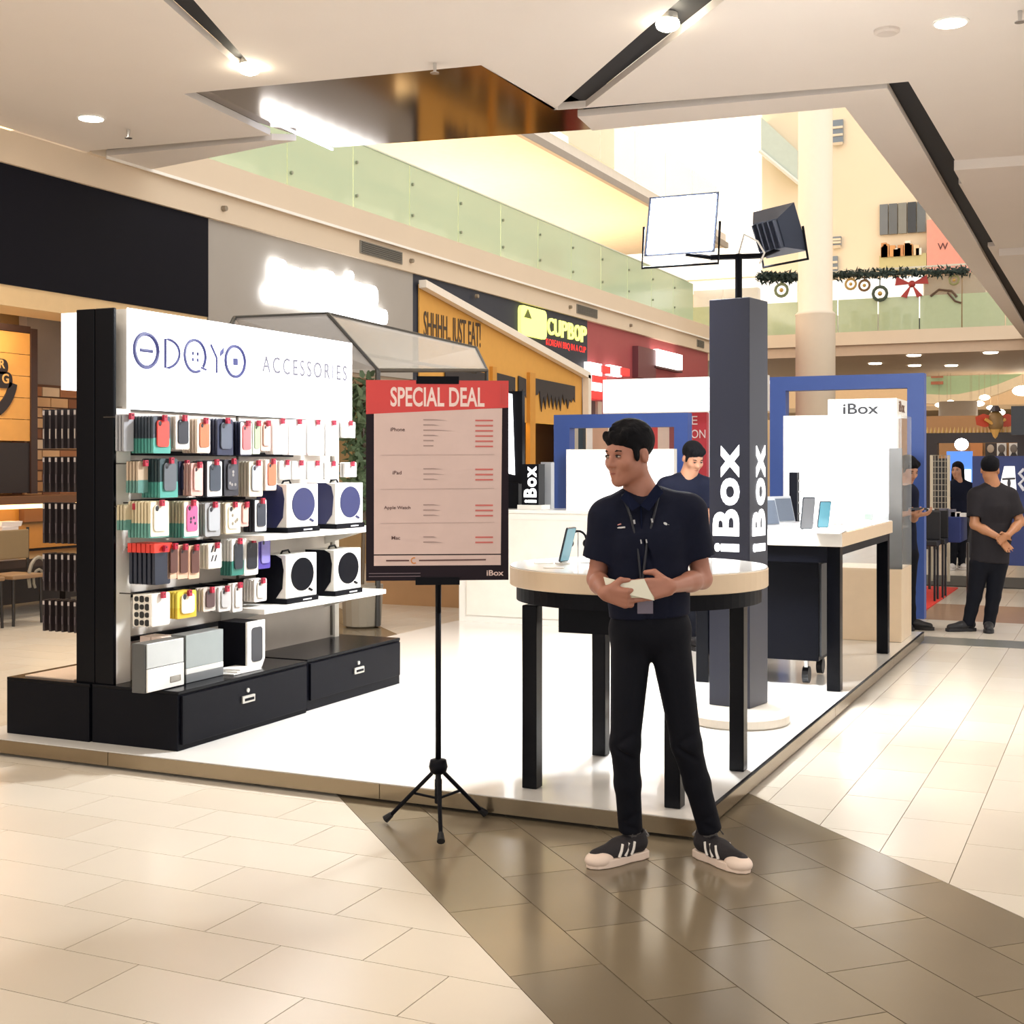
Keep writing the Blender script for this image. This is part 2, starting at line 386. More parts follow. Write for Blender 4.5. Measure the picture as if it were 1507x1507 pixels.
# windows and shops of the far wall above the bridge
def far(name, label, cat, x0, y0, x1, y1, m, Y=YE+2.45, group=None, d=.06):
    p, q = PY(x0, y1, Y), PY(x1, y0, Y)
    o = tag(MB().box(p.x, q.x, Y-d, Y, p.z, q.z).build(name, m), label, cat, group); return o, p, q
for lab, x0, y0, x1, y1 in (('narrow window high above the floodlights, uppermost', 1226, 176, 1241, 211), ('small window on the cream wall right of the far column', 1225, 348, 1238, 362), ('dark narrow window on the cream wall just above the garland', 1224, 377, 1233, 404)):
    p, q = PY(x0, y1, YE+2.45), PY(x1, y0, YE+2.45)
    w = thing('wall_window', lab, 'window', (p.x, YE+2.4, p.z), 'windows of the far cream wall')
    MB().box(p.x, q.x, YE+2.4, YE+2.5, p.z, q.z).build('pane', c_('#7e8790', .2), w)
    MB().box(p.x, q.x, YE+2.36, YE+2.4, p.z-.08, p.z).build('sill', c_('#d9c3a4'), w)
    for t in (.33, .66): MB().box(p.x, q.x, YE+2.37, YE+2.4, p.z+(q.z-p.z)*t-.03, p.z+(q.z-p.z)*t+.03).build('bar', c_('#e7d4b8'), w)
p, q = PY(1295, 346, YE+2.45), PY(1364, 296, YE+2.45)
w = thing('shop_window', 'grey glazed shop window of the upper floor beside the pink banner', 'window', (p.x, YE+2.3, p.z))
for k in range(5):
    x = p.x+(q.x-p.x)*k/5
    MB().box(x, x+(q.x-p.x)/5-.03, YE+2.4, YE+2.5, p.z, q.z).build('pane', c_(['#77797a', '#6a6c6d', '#8a8880', '#3f4246', '#6e7272'][k], .2), w)
p, q = PY(1295, 400, YE+2.3), PY(1364, 345, YE+2.3)
sh = thing('display_ledge', 'ledge of orange and white goods below the grey shop window', 'display', (p.x, YE+2.2, p.z))
MB().box(p.x, q.x, YE+2.2, YE+2.48, p.z, p.z+(q.z-p.z)*.45).build('front', mat('olive_front', '#c9bb84', .6), sh)
for k in range(16):
    x = p.x+(q.x-p.x)*random.random()*.95; z = p.z+(q.z-p.z)*(.45+.3*random.random())
    MB().box(x, x+.14, YE+2.15, YE+2.3, p.z+(q.z-p.z)*.4, z+.1).build('parcel', c_(random.choice(['#d99a5b', '#f3ead9', '#c98b56', '#e9c79b'])), sh)
p, q = PY(1364, 404, YE+2.2), PY(1440, 318, YE+2.2)
bn = thing('banner', 'pink banner with a dark letter beside the ceiling edge', 'banner', (p.x, YE+2.2, p.z))
MB().box(p.x, q.x+1, YE+2.2, YE+2.26, p.z, q.z).build('sheet', mat('pink_banner', '#eda08c', .6), bn)
p2, q2 = PY(1380, 368, YE+2.19), PY(1395, 357, YE+2.19)
text('W', q2.x-p2.x, q2.z-p2.z, (p2.x, YE+2.19, p2.z), UX, UZ, c_('#5c2a26'), parent=bn)
# garland with ornaments along the far bridge
def leafy(mb, p0, p1, r, n, leaf=.12):
    for k in range(n):
        t = random.random(); c = Vector(p0)*(1-t)+Vector(p1)*t
        d = Vector((random.gauss(0, 1), random.gauss(0, 1), random.gauss(0, 1))).normalized()
        c += d*r*random.random()**.5; u = d.orthogonal().normalized()
        e = Vector((random.gauss(0, 1), random.gauss(0, 1), random.gauss(0, 1))).normalized()
        mb.add([c-u*leaf*.3, c+e*leaf, c+u*leaf*.3, c-e*leaf*.3], [(0, 1, 2, 3)])
M_leaf = mat('garland_green', '#2b3a33', .7, var=.3, scale=20)
for k, (x0, x1, yy) in enumerate(((1117, 1172, 408), (1222, 1425, 405))):
    p, q = PY(x0, yy, YE-.06), PY(x1, yy-(6 if k else 0), YE-.06)
    g = MB(); g.tube([p, q], .05, 6); leafy(g, p, q, .14, 700)
    o = stuff(g.build('garland', M_leaf)); tag(o, ('short dark green garland left of the far column', 'long dark green garland on the far bridge right of the column')[k], 'garland', 'christmas garlands')
    a, b = PY(x0, 450, YE+1.2), PY(x1 if k == 0 else 1358, yy, YE+1.2)
    a.z = Zg+.002; s = thing('bright_shop', ('bright white shop seen left of the far column', 'bright white shop interior behind the long garland')[k], 'shop', (a.x, YE+1.2, a.z))
    MB().box(a.x, b.x, YE+1.2, YE+1.3, a.z, b.z).build('light_panel', mat('shop_white', '#f7f2ec', .5, emit=.8), s)
    n = 3 if k == 0 else 9
    for i in range(n):
        x = a.x+(b.x-a.x)*(i+.2)/n
        MB().box(x, x+(b.x-a.x)/n*.7, YE+1.0, YE+1.2, a.z, a.z+(b.z-a.z)*random.uniform(.2, .5)).build('shelf_unit', c_(random.choice(['#4c5560', '#5d646b', '#d8d2c8', '#39424c'])), s)
p, q = PY(1360, 450, YE+1.1), PY(1450, 402, YE+1.1)
tag(MB().box(p.x, q.x, YE+1.1, YE+1.2, Zg+.002, q.z).build('backdrop_panel', mat('taupe_panel', '#a48a6b', .7)), 'taupe panel behind the glass right of the red bow', 'panel')
def wreath(lab, px, py, r, m):
    c = PY(px, py, YE-.05)
    o = thing('hanging_christmas_ornament', lab, 'ornament', c, 'ornaments hanging on the far bridge')
    MB().tube([c+Vector((r*math.cos(t), 0, r*math.sin(t))) for t in [i*.5236 for i in range(12)]], r*.24, 6, closed=True).build('ring', m, o)
    MB().tube([c+Vector((0, 0, r)), Vector((c.x, c.y, PY(px, 408, YE-.05).z))], .015, 5).build('ribbon', m, o)
    MB().ball(c, r*.35, 8, 6).build('bauble', c_('#caa45a', .3, metal=.5), o)
wreath('round green wreath left of the far column', 1150, 427, .16, c_('#6f7a58'))
wreath('gold ring ornament, first right of the far column', 1252, 418, .13, c_('#b99658'))
wreath('brown star ring ornament under the long garland', 1272, 420, .13, c_('#7b5b3a'))
wreath('dark green bell ring ornament left of the red bow', 1295, 432, .17, c_('#3d4a3c'))
wreath('small olive wreath ornament at the right end of the garland', 1404, 412, .11, c_('#8c8a5a'))
c = PY(1342, 418, YE-.03)
bow = thing('hanging_bow', 'big red bow tied on the garland of the far bridge', 'bow', c)
M_bow = mat('red_bow', '#a3302b', .5)
for s_ in (-1, 1):
    MB().prism([c, c+Vector((s_*.36, 0, .2)), c+Vector((s_*.4, 0, -.02))], (0, -.06, 0)).build('loop', M_bow, bow)
    MB().prism([c, c+Vector((s_*.12, 0, -.34)), c+Vector((s_*.26, 0, -.3))], (0, -.04, 0)).build('tail', M_bow, bow)
MB().ball(c, .09, 8, 6).build('knot', M_bow, bow)
c = PY(1388, 432, YE-.03)
rd = thing('hanging_reindeer', 'brown wire reindeer ornament on the taupe panel', 'ornament', c)
MB().tube([c+Vector((-.3, 0, -.05)), c+Vector((-.1, 0, .1)), c+Vector((.2, 0, .05)), c+Vector((.32, 0, -.1))], .03, 6).build('back', c_('#5a4331'), rd)
MB().tube([c+Vector((.1, 0, .02)), c+Vector((.28, 0, -.2)), c+Vector((.42, 0, -.25))], .025, 6).build('leg', c_('#5a4331'), rd)
# ground floor under the far bridge
struct(MB().box(-13, 10, YE+.1, YE+9, 4.3, Zs).build('ceiling_far', mat('brown_ceiling', '#c7ae95', .6)))
for k, (px, py) in enumerate(((1288, 535), (1345, 523), (1346, 538), (1458, 519), (1400, 538))):
    p = Pz(px, py, 4.29)
    tag(MB().lathe((p.x, min(p.y, YE+8), 4.27), [(.16, 0), (.18, .03)], 16).build('downlight', mat('downlight_glow', '#fff3dc', .4, emit=6)), ['far downlight left of the blue portal, lower one', 'far downlight above the blue portal, upper one', 'far downlight above the blue portal, lower one', 'far downlight at the right under the bridge', 'far downlight beside the green glass panel'][k], 'light', 'far downlights')
# ---- farther hall under the bridge (right edge of the view)
Y2 = 46.0
p, q = PY(1360, 577, Y2), PY(1412, 547, Y2)
struct(MB().box(-14, 12, 56, 56.5, 0, 5).build('wall_hall_end', mat('hall_wall', '#d8b88f', .7)))
gb = thing('glass_balustrade', 'green glass balustrade with curved white edge in the farthest hall', 'balustrade', (q.x, Y2, 3))
arc = [(1340, 579), (1365, 580), (1390, 581), (1410, 580), (1440, 574), (1470, 565), (1500, 553), (1530, 536)]
top = [(1340, 546), (1365, 545), (1390, 544), (1410, 543), (1440, 542), (1470, 541), (1500, 540), (1530, 534)]
for k in range(len(arc)-1):
    dd = Y2-(k if k > 3 else 3)*.8
    A = [PY(*arc[k], Y2), PY(*arc[k+1], Y2), PY(*top[k+1], Y2), PY(*top[k], Y2)]
    MB().prism(A, (0, .05, 0)).build('pane', c_('#a9c29b', .2), gb)
    a, b = PY(*arc[k], Y2-.1), PY(*arc[k+1], Y2-.1)
    MB().prism([a, b, b-Vector((0, 0, .32)), a-Vector((0, 0, .32))], (0, .5, 0)).build('slab_edge', c_('#efdcbc', .5), gb)
a, b = PY(1370, 566, Y2-.15), PY(1388, 556, Y2-.15)
for dz in (0, .22): MB().box(a.x, b.x, Y2-.15, Y2-.1, a.z+dz, a.z+dz+.1).build('notice', c_('#b06a4f'), gb)
struct(MB().box(-13, 10, Y2-.2, Y2+10, 3.35, 3.5).build('ceiling_hall', mat('hall_ceiling', '#cdb391', .6)))
for k, (px, py, r) in enumerate(((1382, 596, .2), (1394, 601, .26), (1399, 592, .2), (1428, 605, .32), (1449, 585, .26), (1441, 594, .26), (1458, 600, .2), (1469, 607, .34), (1505, 575, .5), (1430, 597, .2))):
    p = PD(px, py, 40)
    o = thing('hanging_lamp', ['first', 'second', 'third', 'fourth', 'fifth', 'sixth', 'seventh', 'eighth', 'ninth', 'tenth'][k]+' glowing lamp counted in the farthest hall ceiling', 'light', p, 'lamps of the farthest hall')
    MB().ball(p, (r*.6, r*.6, r*.32), 12, 8).build('globe', MATS['downlight_glow'], o, smooth=True)
    MB().tube([p+Vector((0, 0, r*.3)), (p.x, p.y, 4.3)], .005, 5).build('cord', c_('#b39a7c'), o)
a, b = PY(1362, 632, 42), PY(1402, 618, 42)
lb = thing('light_box', 'long white lit fascia just right of the blue portal', 'sign', (a.x, 42, a.z))
for k in range(3):
    x0 = a.x+(b.x-a.x)*k/3
    MB().box(x0, x0+(b.x-a.x)/3-.05, 42, 42.1, a.z, b.z).build('panel', mat('fascia_glow', '#fff6e6', .5, emit=2.2), lb)
    MB().box(x0, x0+.1, 42.02, 42.08, 0, a.z).build('post', c_('#8a7458'), lb)
cxx = PY(1410, 620, 41)
struct(MB().lathe((cxx.x, 41, 0), [(.55, 0), (.55, 3.4)], 20).build('column', MATS['column_paint'], smooth=True))
a = PY(1488, 640, 24); b = PY(1520, 597, 24)
tag(MB().box(a.x, b.x, 24, 24.2, a.z, b.z).build('hanging_screen', c_('#15161c', .3)), 'black hanging screen at the right edge of the far hall', 'screen')
# dark header beam with fringe, orange backs, pictures
a, b = PY(1362, 652, 25), PY(1515, 636, 25)
hb = thing('stall_header', 'dark header beam with a spiky fringe over the far stalls', 'header', (a.x, 25, a.z))
MB().box(a.x, b.x, 25, 25.3, a.z, b.z).build('beam', mat('dark_beam', '#2c2220', .5), hb)
for k in range(26):
    x = a.x+(b.x-a.x)*(k+.3)/26
    MB().cone((x, 25.1, b.z), (x, 25.1, b.z+.11), .03, .005, 6).build('finial', c_('#c9a05a', .3), hb)
for k in range(2):
    x = (a.x, b.x-.2)[k]; MB().box(x, x+.2, 25, 25.3, 0, a.z).build('post', MATS['dark_beam'], hb)
c = PD(1465, 622, 23.6)
orn = thing('hanging_ornament', 'red and gold festive ornament hanging from the dark header', 'ornament', c)
MB().ball(c+Vector((0, 0, .02)), (.14, .1, .2), 10, 8).build('body', c_('#8a6a3c'), orn, smooth=True)
for s_ in (-1, 1):
    d = Vector((CT, ST, 0))*s_
    MB().prism([c+Vector((0, 0, .1)), c+d*.22+Vector((0, 0, .16)), c+d*.36+Vector((0, 0, .1)), c+d*.34+Vector((0, 0, -.04)), c+d*.2+Vector((0, 0, -.08)), c+Vector((0, 0, -.05))], (0, .06, 0)).build('wing', c_('#c8482c'), orn)
    MB().tube([c+d*.05+Vector((0, -.05, -.02)), c+d*.18+Vector((0, -.05, .06))], .03, 6).build('gold_trim', c_('#d9a352', .3), orn)
MB().cone(c+Vector((0, 0, -.3)), c+Vector((0, 0, -.12)), .03, .1, 8).build('tassel', c_('#d6a558'), orn)
MB().cone(c+Vector((0, 0, .2)), c+Vector((0, 0, .3)), .11, .05, 8).build('crown', c_('#3d3436'), orn)
bw = struct(MB().box(-6, 4, 33, 33.2, 0, 2.7).build('wall_far_shops', mat('amber_wall', '#b98a5c', .7)))
def card(name, lab, cat, x0, y0, x1, y1, D, m, group=None, th=.06):
    """upright panel whose face looks down the corridor (along -Y)"""
    Y = D; a, b = PY(x0, y1, Y), PY(x1, y0, Y)
    return tag(MB().box(a.x, b.x, Y, Y+th, a.z, b.z).build(name, m), lab, cat, group), a, b
card('shop_poster', 'orange poster on the far shop wall', 'poster', 1428, 671, 1446, 652, 32.9, c_('#d2894e'))
for k, (x0, x1) in enumerate(((1450, 1467), (1467, 1482), (1485, 1500))):
    o, a, b = card('portrait_poster', ['black and white portrait poster, left of three', 'black and white portrait poster, middle of three', 'black and white portrait poster, right of three'][k], 'poster', x0, 652, x1-1, 671, 32.9, c_(('#3b302c', '#e7e2dc', '#efeae4')[k]), 'portrait posters')
    MB().ball(((a.x+b.x)/2, 32.88, (a.z+b.z)/2+.02), (.08, .02, .1), 10, 6).build('printed_face', c_(('#bba894', '#6b625c', '#7a716a')[k]), o)
    MB().prism([((a.x+b.x)/2-.08, 32.89, a.z), ((a.x+b.x)/2+.08, 32.89, a.z), ((a.x+b.x)/2, 32.89, a.z+.14)], (0, -.01, 0)).build('printed_shoulders', c_('#2c2726'), o)
o, a, b = card('phone_billboard', 'blue and white illuminated billboard behind the long-haired woman', 'billboard', 1393, 664, 1431, 748, 23, mat('billboard_blue', '#4d7fd0', .4, emit=.7))
MB().box(a.x+.15, b.x-.02, 22.97, 23, a.z+.25, b.z-.3).build('white_print', mat('billboard_white', '#f4f8ff', .4, emit=1.2), o)
MB().box(a.x+.02, a.x+.16, 22.96, 23, a.z+.1, b.z-.5).build('dark_print', c_('#2d3f6b'), o)
MB().box(a.x, b.x, 23, 23.1, 0, a.z).build('stand', c_('#23242c'), o)
c = PD(1415, 654, 22)
tag(MB().ball(c, (.11, .08, .1), 12, 8).build('spot_lamp', mat('spot_glow', '#ffffff', .4, emit=14), smooth=True), 'glaring white spot lamp over the blue billboard', 'light')
# wire grid rack
a, b = PY(1371, 748, 18), PY(1396, 670, 18)
gr = thing('grid_rack', 'white framed wire grid rack beside the blue portal', 'rack', (a.x, 18, 0))
MB().tube([(a.x, 18, 0), (a.x, 18, b.z), (b.x, 18, b.z), (b.x, 18, 0)], .022, 6).build('frame', c_('#d8cdb4'), gr)
MB().box(a.x+.03, b.x-.03, 18.05, 18.08, a.z, b.z-.04).build('backing', c_('#2e2b2a'), gr)
for k in range(9):
    z = a.z+(b.z-a.z)*k/9; MB().tube([(a.x, 18, z), (b.x, 18, z)], .006, 4).build('wire', c_('#b9b09b'), gr)
for k in range(1, 5):
    x = a.x+(b.x-a.x)*k/5; MB().tube([(x, 18, a.z), (x, 18, b.z)], .006, 4).build('wire', c_('#b9b09b'), gr)
# navy exhibition wall with white posters behind the man with clasped hands
a, b = PY(1431, 790, 16.5), PY(1530, 671, 16.5)
nw = thing('navy_stall_wall', 'navy exhibition wall behind the man with clasped hands', 'stall', (a.x, 16.5, 0))
MB().box(a.x, b.x, 16.5, 16.62, 0.35, b.z).build('panel', mat('navy_panel', '#1f2f66', .5), nw)
p, q = PY(1470, 722, 16.48), PY(1496, 686, 16.48)
MB().prism([(p.x, 16.48, p.z), (q.x, 16.48, p.z), (q.x-.02, 16.48, q.z), (p.x+.06, 16.48, q.z)], (0, -.02, 0)).build('white_poster', mat('stall_white', '#f2f0ee', .4, emit=.6), nw)
MB().tube([PY(1475, 705, 16.44), PY(1494, 704, 16.44)], .012, 5).build('printed_mark', c_('#3b3c44'), nw)
MB().ball(PY(1485, 711, 16.45), (.02, .01, .05), 8, 6).build('printed_mark', c_('#3b3c44'), nw)
MB().tube([PY(1507, 690, 16.44), PY(1500, 697, 16.44), PY(1507, 705, 16.44), PY(1500, 712, 16.44), PY(1507, 722, 16.44)], .02, 5).build('zigzag', c_('#d9dce6'), nw)
# stall table with blue cloth, boxes and stools behind the portal
a, b = PY(1358, 790, 16.2), PY(1394, 757, 16.2)
st = thing('stall_table', 'table with a blue cloth and boxes beside the blue portal', 'table', (a.x, 16.2, 0))
MB().box(a.x-.3, b.x+.15, 16.2, 16.9, .62, .92).build('cloth', c_('#27356e', .7), st, bevel=.01)
for dx in (0, .5):
    for dy in (.05, .6): MB().tube([(a.x+dx, 16.2+dy, 0), (a.x+dx, 16.2+dy, .62)], .018, 6).build('leg', c_('#4a4744', .3, metal=.6), st)
for k in range(9):
    x = a.x-.1+random.random()*.5
    MB().box(x, x+.1, 16.25, 16.35, .92, .95+.08*random.random()).build('box', c_(random.choice(['#e6e2dd', '#8f8aa0', '#c9b7a0', '#6f6f7e'])), st)
for k, px in enumerate((1360, 1372)):
    c = Pz(px, 884-k*5)
    o = thing('stool', ('black stall stool nearer the blue portal', 'black stall stool further from the blue portal')[k], 'stool', c, 'stall stools')
    MB().box(c.x-.16, c.x+.16, c.y-.16, c.y+.16, .62, .68).build('seat', c_('#1a1a1e'), o, bevel=.01)
    for dx in (-.13, .13):
        for dy in (-.13, .13): MB().tube([(c.x+dx, c.y+dy, 0), (c.x+dx, c.y+dy, .63)], .014, 6).build('leg', c_('#2b2b2f', .35, metal=.5), o)
    MB().box(c.x-.16, c.x+.16, c.y+.13, c.y+.16, .68, 1.0).build('backrest', c_('#1a1a1e'), o, bevel=.008)
# red carpet
rc = [Pz(1330, 905), Pz(1352, 906), Pz(1410, 866), Pz(1330, 862)]
tag(MB().prism([(p.x, p.y, .001) for p in rc], (0, 0, .012)).build('red_carpet', mat('red_carpet', '#d23324', .9, bump=.3, scale=90)), 'bright red carpet beside the foot of the blue portal', 'carpet')
tag(MB().box(-4.4, 0.6, 17.4, 19, .001, .013).build('dark_carpet', mat('dark_carpet', '#3b3833', .9)), 'dark grey carpet under the far stalls', 'carpet')
# ---- shop fronts on the left
# burger restaurant: black sign band, wooden panel with emblem, brick wall, counter
struct(MB().box(XF-.6, XF-.04, 4, PX(311, 400, XF).y, 3.17, Zb).build('wall_black_fascia', mat('black_fascia', '#11111a', .6, var=.03, spec=.1)))
struct(MB().box(XF-.6, XF-.06, 4, PX(311, 400, XF).y, 2.98, 3.17).build('trim_4', mat('cream_trim', '#e9c896', .6)))
XB = -11.4
struct(MB().box(XB-.3, XB, 7, 17, 0, 4.2).build('wall_restaurant', mat('tan_wall', '#d9b079', .7)))
struct(MB().box(XB, XF-.1, 7, 16, 3.3, 3.4).build('ceiling_restaurant', mat('tan_ceiling', '#d9b684', .7)))
XW = -10.6
a, b = PX(-60, 645, XW), PX(44, 484, XW)
wp = thing('wooden_sign_panel', 'light wooden wall panel with a dark round emblem in the restaurant', 'sign', (XW, b.y, 1.6))
M_wood = mat('light_wood', '#d79a4c', .5, var=.16, scale=3)
for k in range(5):
    z0 = 1.78+(2.93-1.78)*k/5
    MB().box(XW-.03, XW, a.y, b.y, z0, z0+(2.93-1.78)/5-.006).build('plank', M_wood, wp)
MB().box(XW-.04, XW+.02, b.y, b.y+.09, 1.22, 2.98).build('edge_post', c_('#3a241a'), wp)
MB().box(XW-.04, XW+.01, a.y, b.y, 2.93, 3.0).build('edge_rail', c_('#3a241a'), wp)
MB().box(XW-.05, XW, a.y, b.y, 1.23, 1.76).build('lower_board', c_('#221713'), wp)
c = PX(-22, 552, XW+.005)
sc = PX(0, 552, XW).y-PX(-10, 552, XW).y
em = MB()
MBD = c_('#241a18')
MB().rbox((XW, PX(-12, 538, XW).y, PX(-12, 538, XW).z), UY, UZ, UX, .42, .16, .012, .07).build('emblem_bar', MBD, wp)
MB().rbox((XW, PX(-10, 558, XW).y, PX(-10, 558, XW).z), UY, UZ, UX, .5, .17, .012, .07).build('emblem_bar', MBD, wp)
ctr = PX(-26, 548, XW)
for r0, r1, t0, t1 in ((.47, .36, -60, -12),):
    P = [(XW, ctr.y+r0*math.cos(math.radians(t)), ctr.z+r0*1.05*math.sin(math.radians(t))) for t in range(t0, t1+1, 6)]
    P += [(XW, ctr.y+r1*math.cos(math.radians(t)), ctr.z+r1*1.05*math.sin(math.radians(t))) for t in range(t1, t0-1, -6)]
    MB().prism(P, (.012, 0, 0)).build('emblem_bun', MBD, wp)
e0 = PX(0, 545, XW)
text('R', .075, .09, (XW+.012, PX(2, 536, XW).y-.04, PX(2, 542, XW).z), UY, UZ, c_('#c89a58'), parent=wp, bold=.02)
text('G', .09, .1, (XW+.012, PX(4, 560, XW).y-.02, PX(4, 564, XW).z), UY, UZ, c_('#c89a58'), parent=wp, bold=.02)
# brick wall, every brick its own piece
XK = -10.9
a, b = PX(48, 730, XK), PX(112, 572, XK)
bwall = struct(MB().box(XK-.2, XK-.02, a.y-.1, 14, .9, 2.42).build('wall_brick', mat('mortar', '#6b4a36', .9)))
bm_ = [c_(h, .8) for h in ('#c9935f', '#a86f48', '#d8ab7c', '#e0c3a0', '#8d5a3c')]
for r_ in range(11):
    z = 1.12+r_*.117
    for k in range(5):
        y0 = a.y-.12+k*.27+(.13 if r_ % 2 else 0)
        MB().box(XK-.03, XK, y0, y0+.255, z, z+.1).build('brick', random.choice(bm_), bwall)
struct(MB().box(XK-.15, XK-.03, a.y-.05, 14, 2.42, 3.3).build('wall_grey_niche', mat('grey_niche', '#8c7d72', .7)))
# ledge with warm light, chair, cup
ld = thing('restaurant_counter', 'restaurant ledge with a warm light strip under the wooden panel', 'counter', (-10.6, 9.5, 0))
MB().box(-11.2, -10.3, 8, 12, 1.12, 1.2).build('shelf', c_('#6b4527'), ld)
MB().box(-11.1, -10.4, 8, 12, 1.07, 1.11).build('light_strip', mat('amber_strip', '#ffcf8a', .5, emit=2.6), ld)
MB().box(-11.1, -11.0, 8, 12, .6, 1.06).build('back_panel', c_('#a87a3e'), ld)
MB().box(-11.15, -11.05, 8, 12.6, 0, .59).build('lower_panel', c_('#2a211c'), ld)
MB().box(-10.9, -10.0, 8, 12, .5, .58).build('table_board', c_('#33231a'), ld)
for yy in (8.2, 9.6, 11): MB().box(-10.5, -10.42, yy, yy+.08, 0, .5).build('support', c_('#241a16'), ld)
c = PX(5, 782, -10.35)
bag = thing('paper_bag', 'crumpled white paper bag on the restaurant table', 'bag', (c.x, c.y, .58))
MB().prism([(c.x-.08, c.y-.1, .585), (c.x+.08, c.y-.1, .585), (c.x+.08, c.y+.12, .585), (c.x-.08, c.y+.12, .585)], (.01, .0, .32)).build('bag_body', c_('#e8ddd6', .8), bag, bevel=.01)
MB().prism([(c.x-.07, c.y-.11, .9), (c.x+.08, c.y-.11, .9), (c.x+.1, c.y+.14, .9), (c.x-.06, c.y+.13, .9)], (0, .02, .05)).build('folded_top', c_('#e3d6cd', .8), bag)
for k, px in enumerate((20, -40)):
    c = PX(px, 935, -9.7); c.z = 0
    ch = thing('dining_chair', ('restaurant chair with tan back and round red-lit seat', 'restaurant chair at the left edge of the picture')[k], 'chair', c)
    Mf = c_('#1b1512', .4)
    MB().box(c.x-.2, c.x+.2, c.y-.2, c.y+.2, .44, .48).build('seat', c_('#8a6b4c', .5), ch, bevel=.012)
    MB().box(c.x-.03, c.x+.0, c.y-.2, c.y+.2, .62, .9).build('backrest', c_('#86704f', .5), ch, bevel=.01)
    for dx in (-.18, .18):
        for dy in (-.18, .18): MB().tube([(c.x+dx, c.y+dy, 0), (c.x+dx*.95, c.y+dy*.95, .45)], .014, 6).build('leg', Mf, ch)
    for dy in (-.2, .2): MB().tube([(c.x-.02, c.y+dy, .45), (c.x-.02, c.y+dy, .92)], .014, 6).build('back_post', Mf, ch)
c = PX(75, 456, -10.2)
sp = thing('wall_spotlight', 'small warm spotlight on an arm above the wooden sign panel', 'light', c)
MB().tube([PX(40, 448, -10.2), PX(77, 450, -10.2)], .006, 6).build('arm', c_('#b98a48', .3, metal=.6), sp)
MB().ball(PX(39, 448, -10.2), .02, 8, 6).build('mount', c_('#8b6234'), sp)
MB().cone(c+Vector((0, .05, .05)), c+Vector((.03, -.02, -.02)), .02, .05, 12).build('lamp_head', mat('spot_warm', '#fff0c8', .4, emit=10), sp)
area_lamp('restaurant_fill', (-10.1, 9.6, 3.25), .8, 45, WARM)  # fill lamp added to brighten the wooden panel and restaurant
# decal sign of the round grey logo on glass at the floor
c = PX(57, 850, -9.6)
dcl = thing('grey_emblem', 'round grey line emblem on the restaurant front glass', 'emblem', (c.x, c.y, c.z))
MB().tube([c+Vector((0, .13*math.cos(t), .2*math.sin(t))) for t in [i*.4 for i in range(10)]], .018, 6).build('ring', c_('#8d8576'), dcl)
MB().tube([c+Vector((0, .07*math.cos(t), -.02+.1*math.sin(t))) for t in [i*.5 for i in range(9)]], .014, 6).build('inner_ring', c_('#8d8576'), dcl)
# grey shop wall with glaring lettering
y0, y1 = PX(312, 400, XF).y, PX(612, 404, XF).y
struct(MB().box(XF-.3, XF-.05, y0, y1, 2.75, Zb).build('wall_grey_shop', mat('grey_wall', '#a8a096', .7, var=.04, scale=2)))
M_glow = mat('glaring_white', '#f6faff', .4, emit=4.5)
gs = thing('shop_sign', 'glaring white two-line sign on the grey shop wall', 'sign', (XF, 13, 3.4))
ya, yb = PX(398, 380, XF).y, PX(556, 430, XF).y
n = 7
for k in range(n):
    w = (yb-ya)/n; yy = ya+k*w
    MB().rbox((XF-.05, yy+w/2, 3.79+.03*(k in (0, 3))), UY, UZ, UX, w*.98, .3+.05*(k in (0, 3)), .06, .1).build('letter', M_glow, gs)
MB().ball((XF, ya+(yb-ya)*.72, 4.0), (.04, .07, .07), 10, 6).build('dot', M_glow, gs)
ya, yb = PX(388, 440, XF).y, PX(570, 470, XF).y
for k in range(9):
    w = (yb-ya)/9; yy = ya+k*w
    MB().rbox((XF-.05, yy+w/2, 3.55), UY, UZ, UX, w*.98, .2, .06, .07).build('letter', M_glow, gs)
struct(MB().box(-11.8, -11.5, y0, y1+.3, 0, 2.75).build('wall_grey_shop_inner', mat('peach_inner', '#e6bd96', .7)))
struct(MB().box(-11.6, XF-.1, y0, y1, 2.7, 2.76).build('ceiling_grey_shop', mat('shop_soffit', '#b9a58f', .7)))
for k in range(4):
    y = y0+.8+k*1.1; zz = 2.3
    c = Vector((-10.2, y, 2.2))
    pl = thing('hanging_plant', ['potted plant hanging in the grey shop, nearest one', 'potted plant hanging in the grey shop, second one', 'potted plant hanging in the grey shop, third one', 'potted plant hanging in the grey shop, farthest one'][k], 'plant', c, 'hanging plants')
    MB().lathe(c, [(.06, 0), (.1, .02), (.12, .2), (.1, .21)], 14).build('pot', c_('#cfc4b4'), pl)
    g = MB(); leafy(g, c+Vector((0, 0, .25)), c+Vector((0, 0, .3)), .18, 60, .1); g.build('foliage', mat('plant_green', '#55694a', .6, var=.3, scale=15), pl)
    MB().tube([c+Vector((0, 0, .2)), c+Vector((0, 0, .5))], .006, 5).build('hanger', c_('#4b4038'), pl)
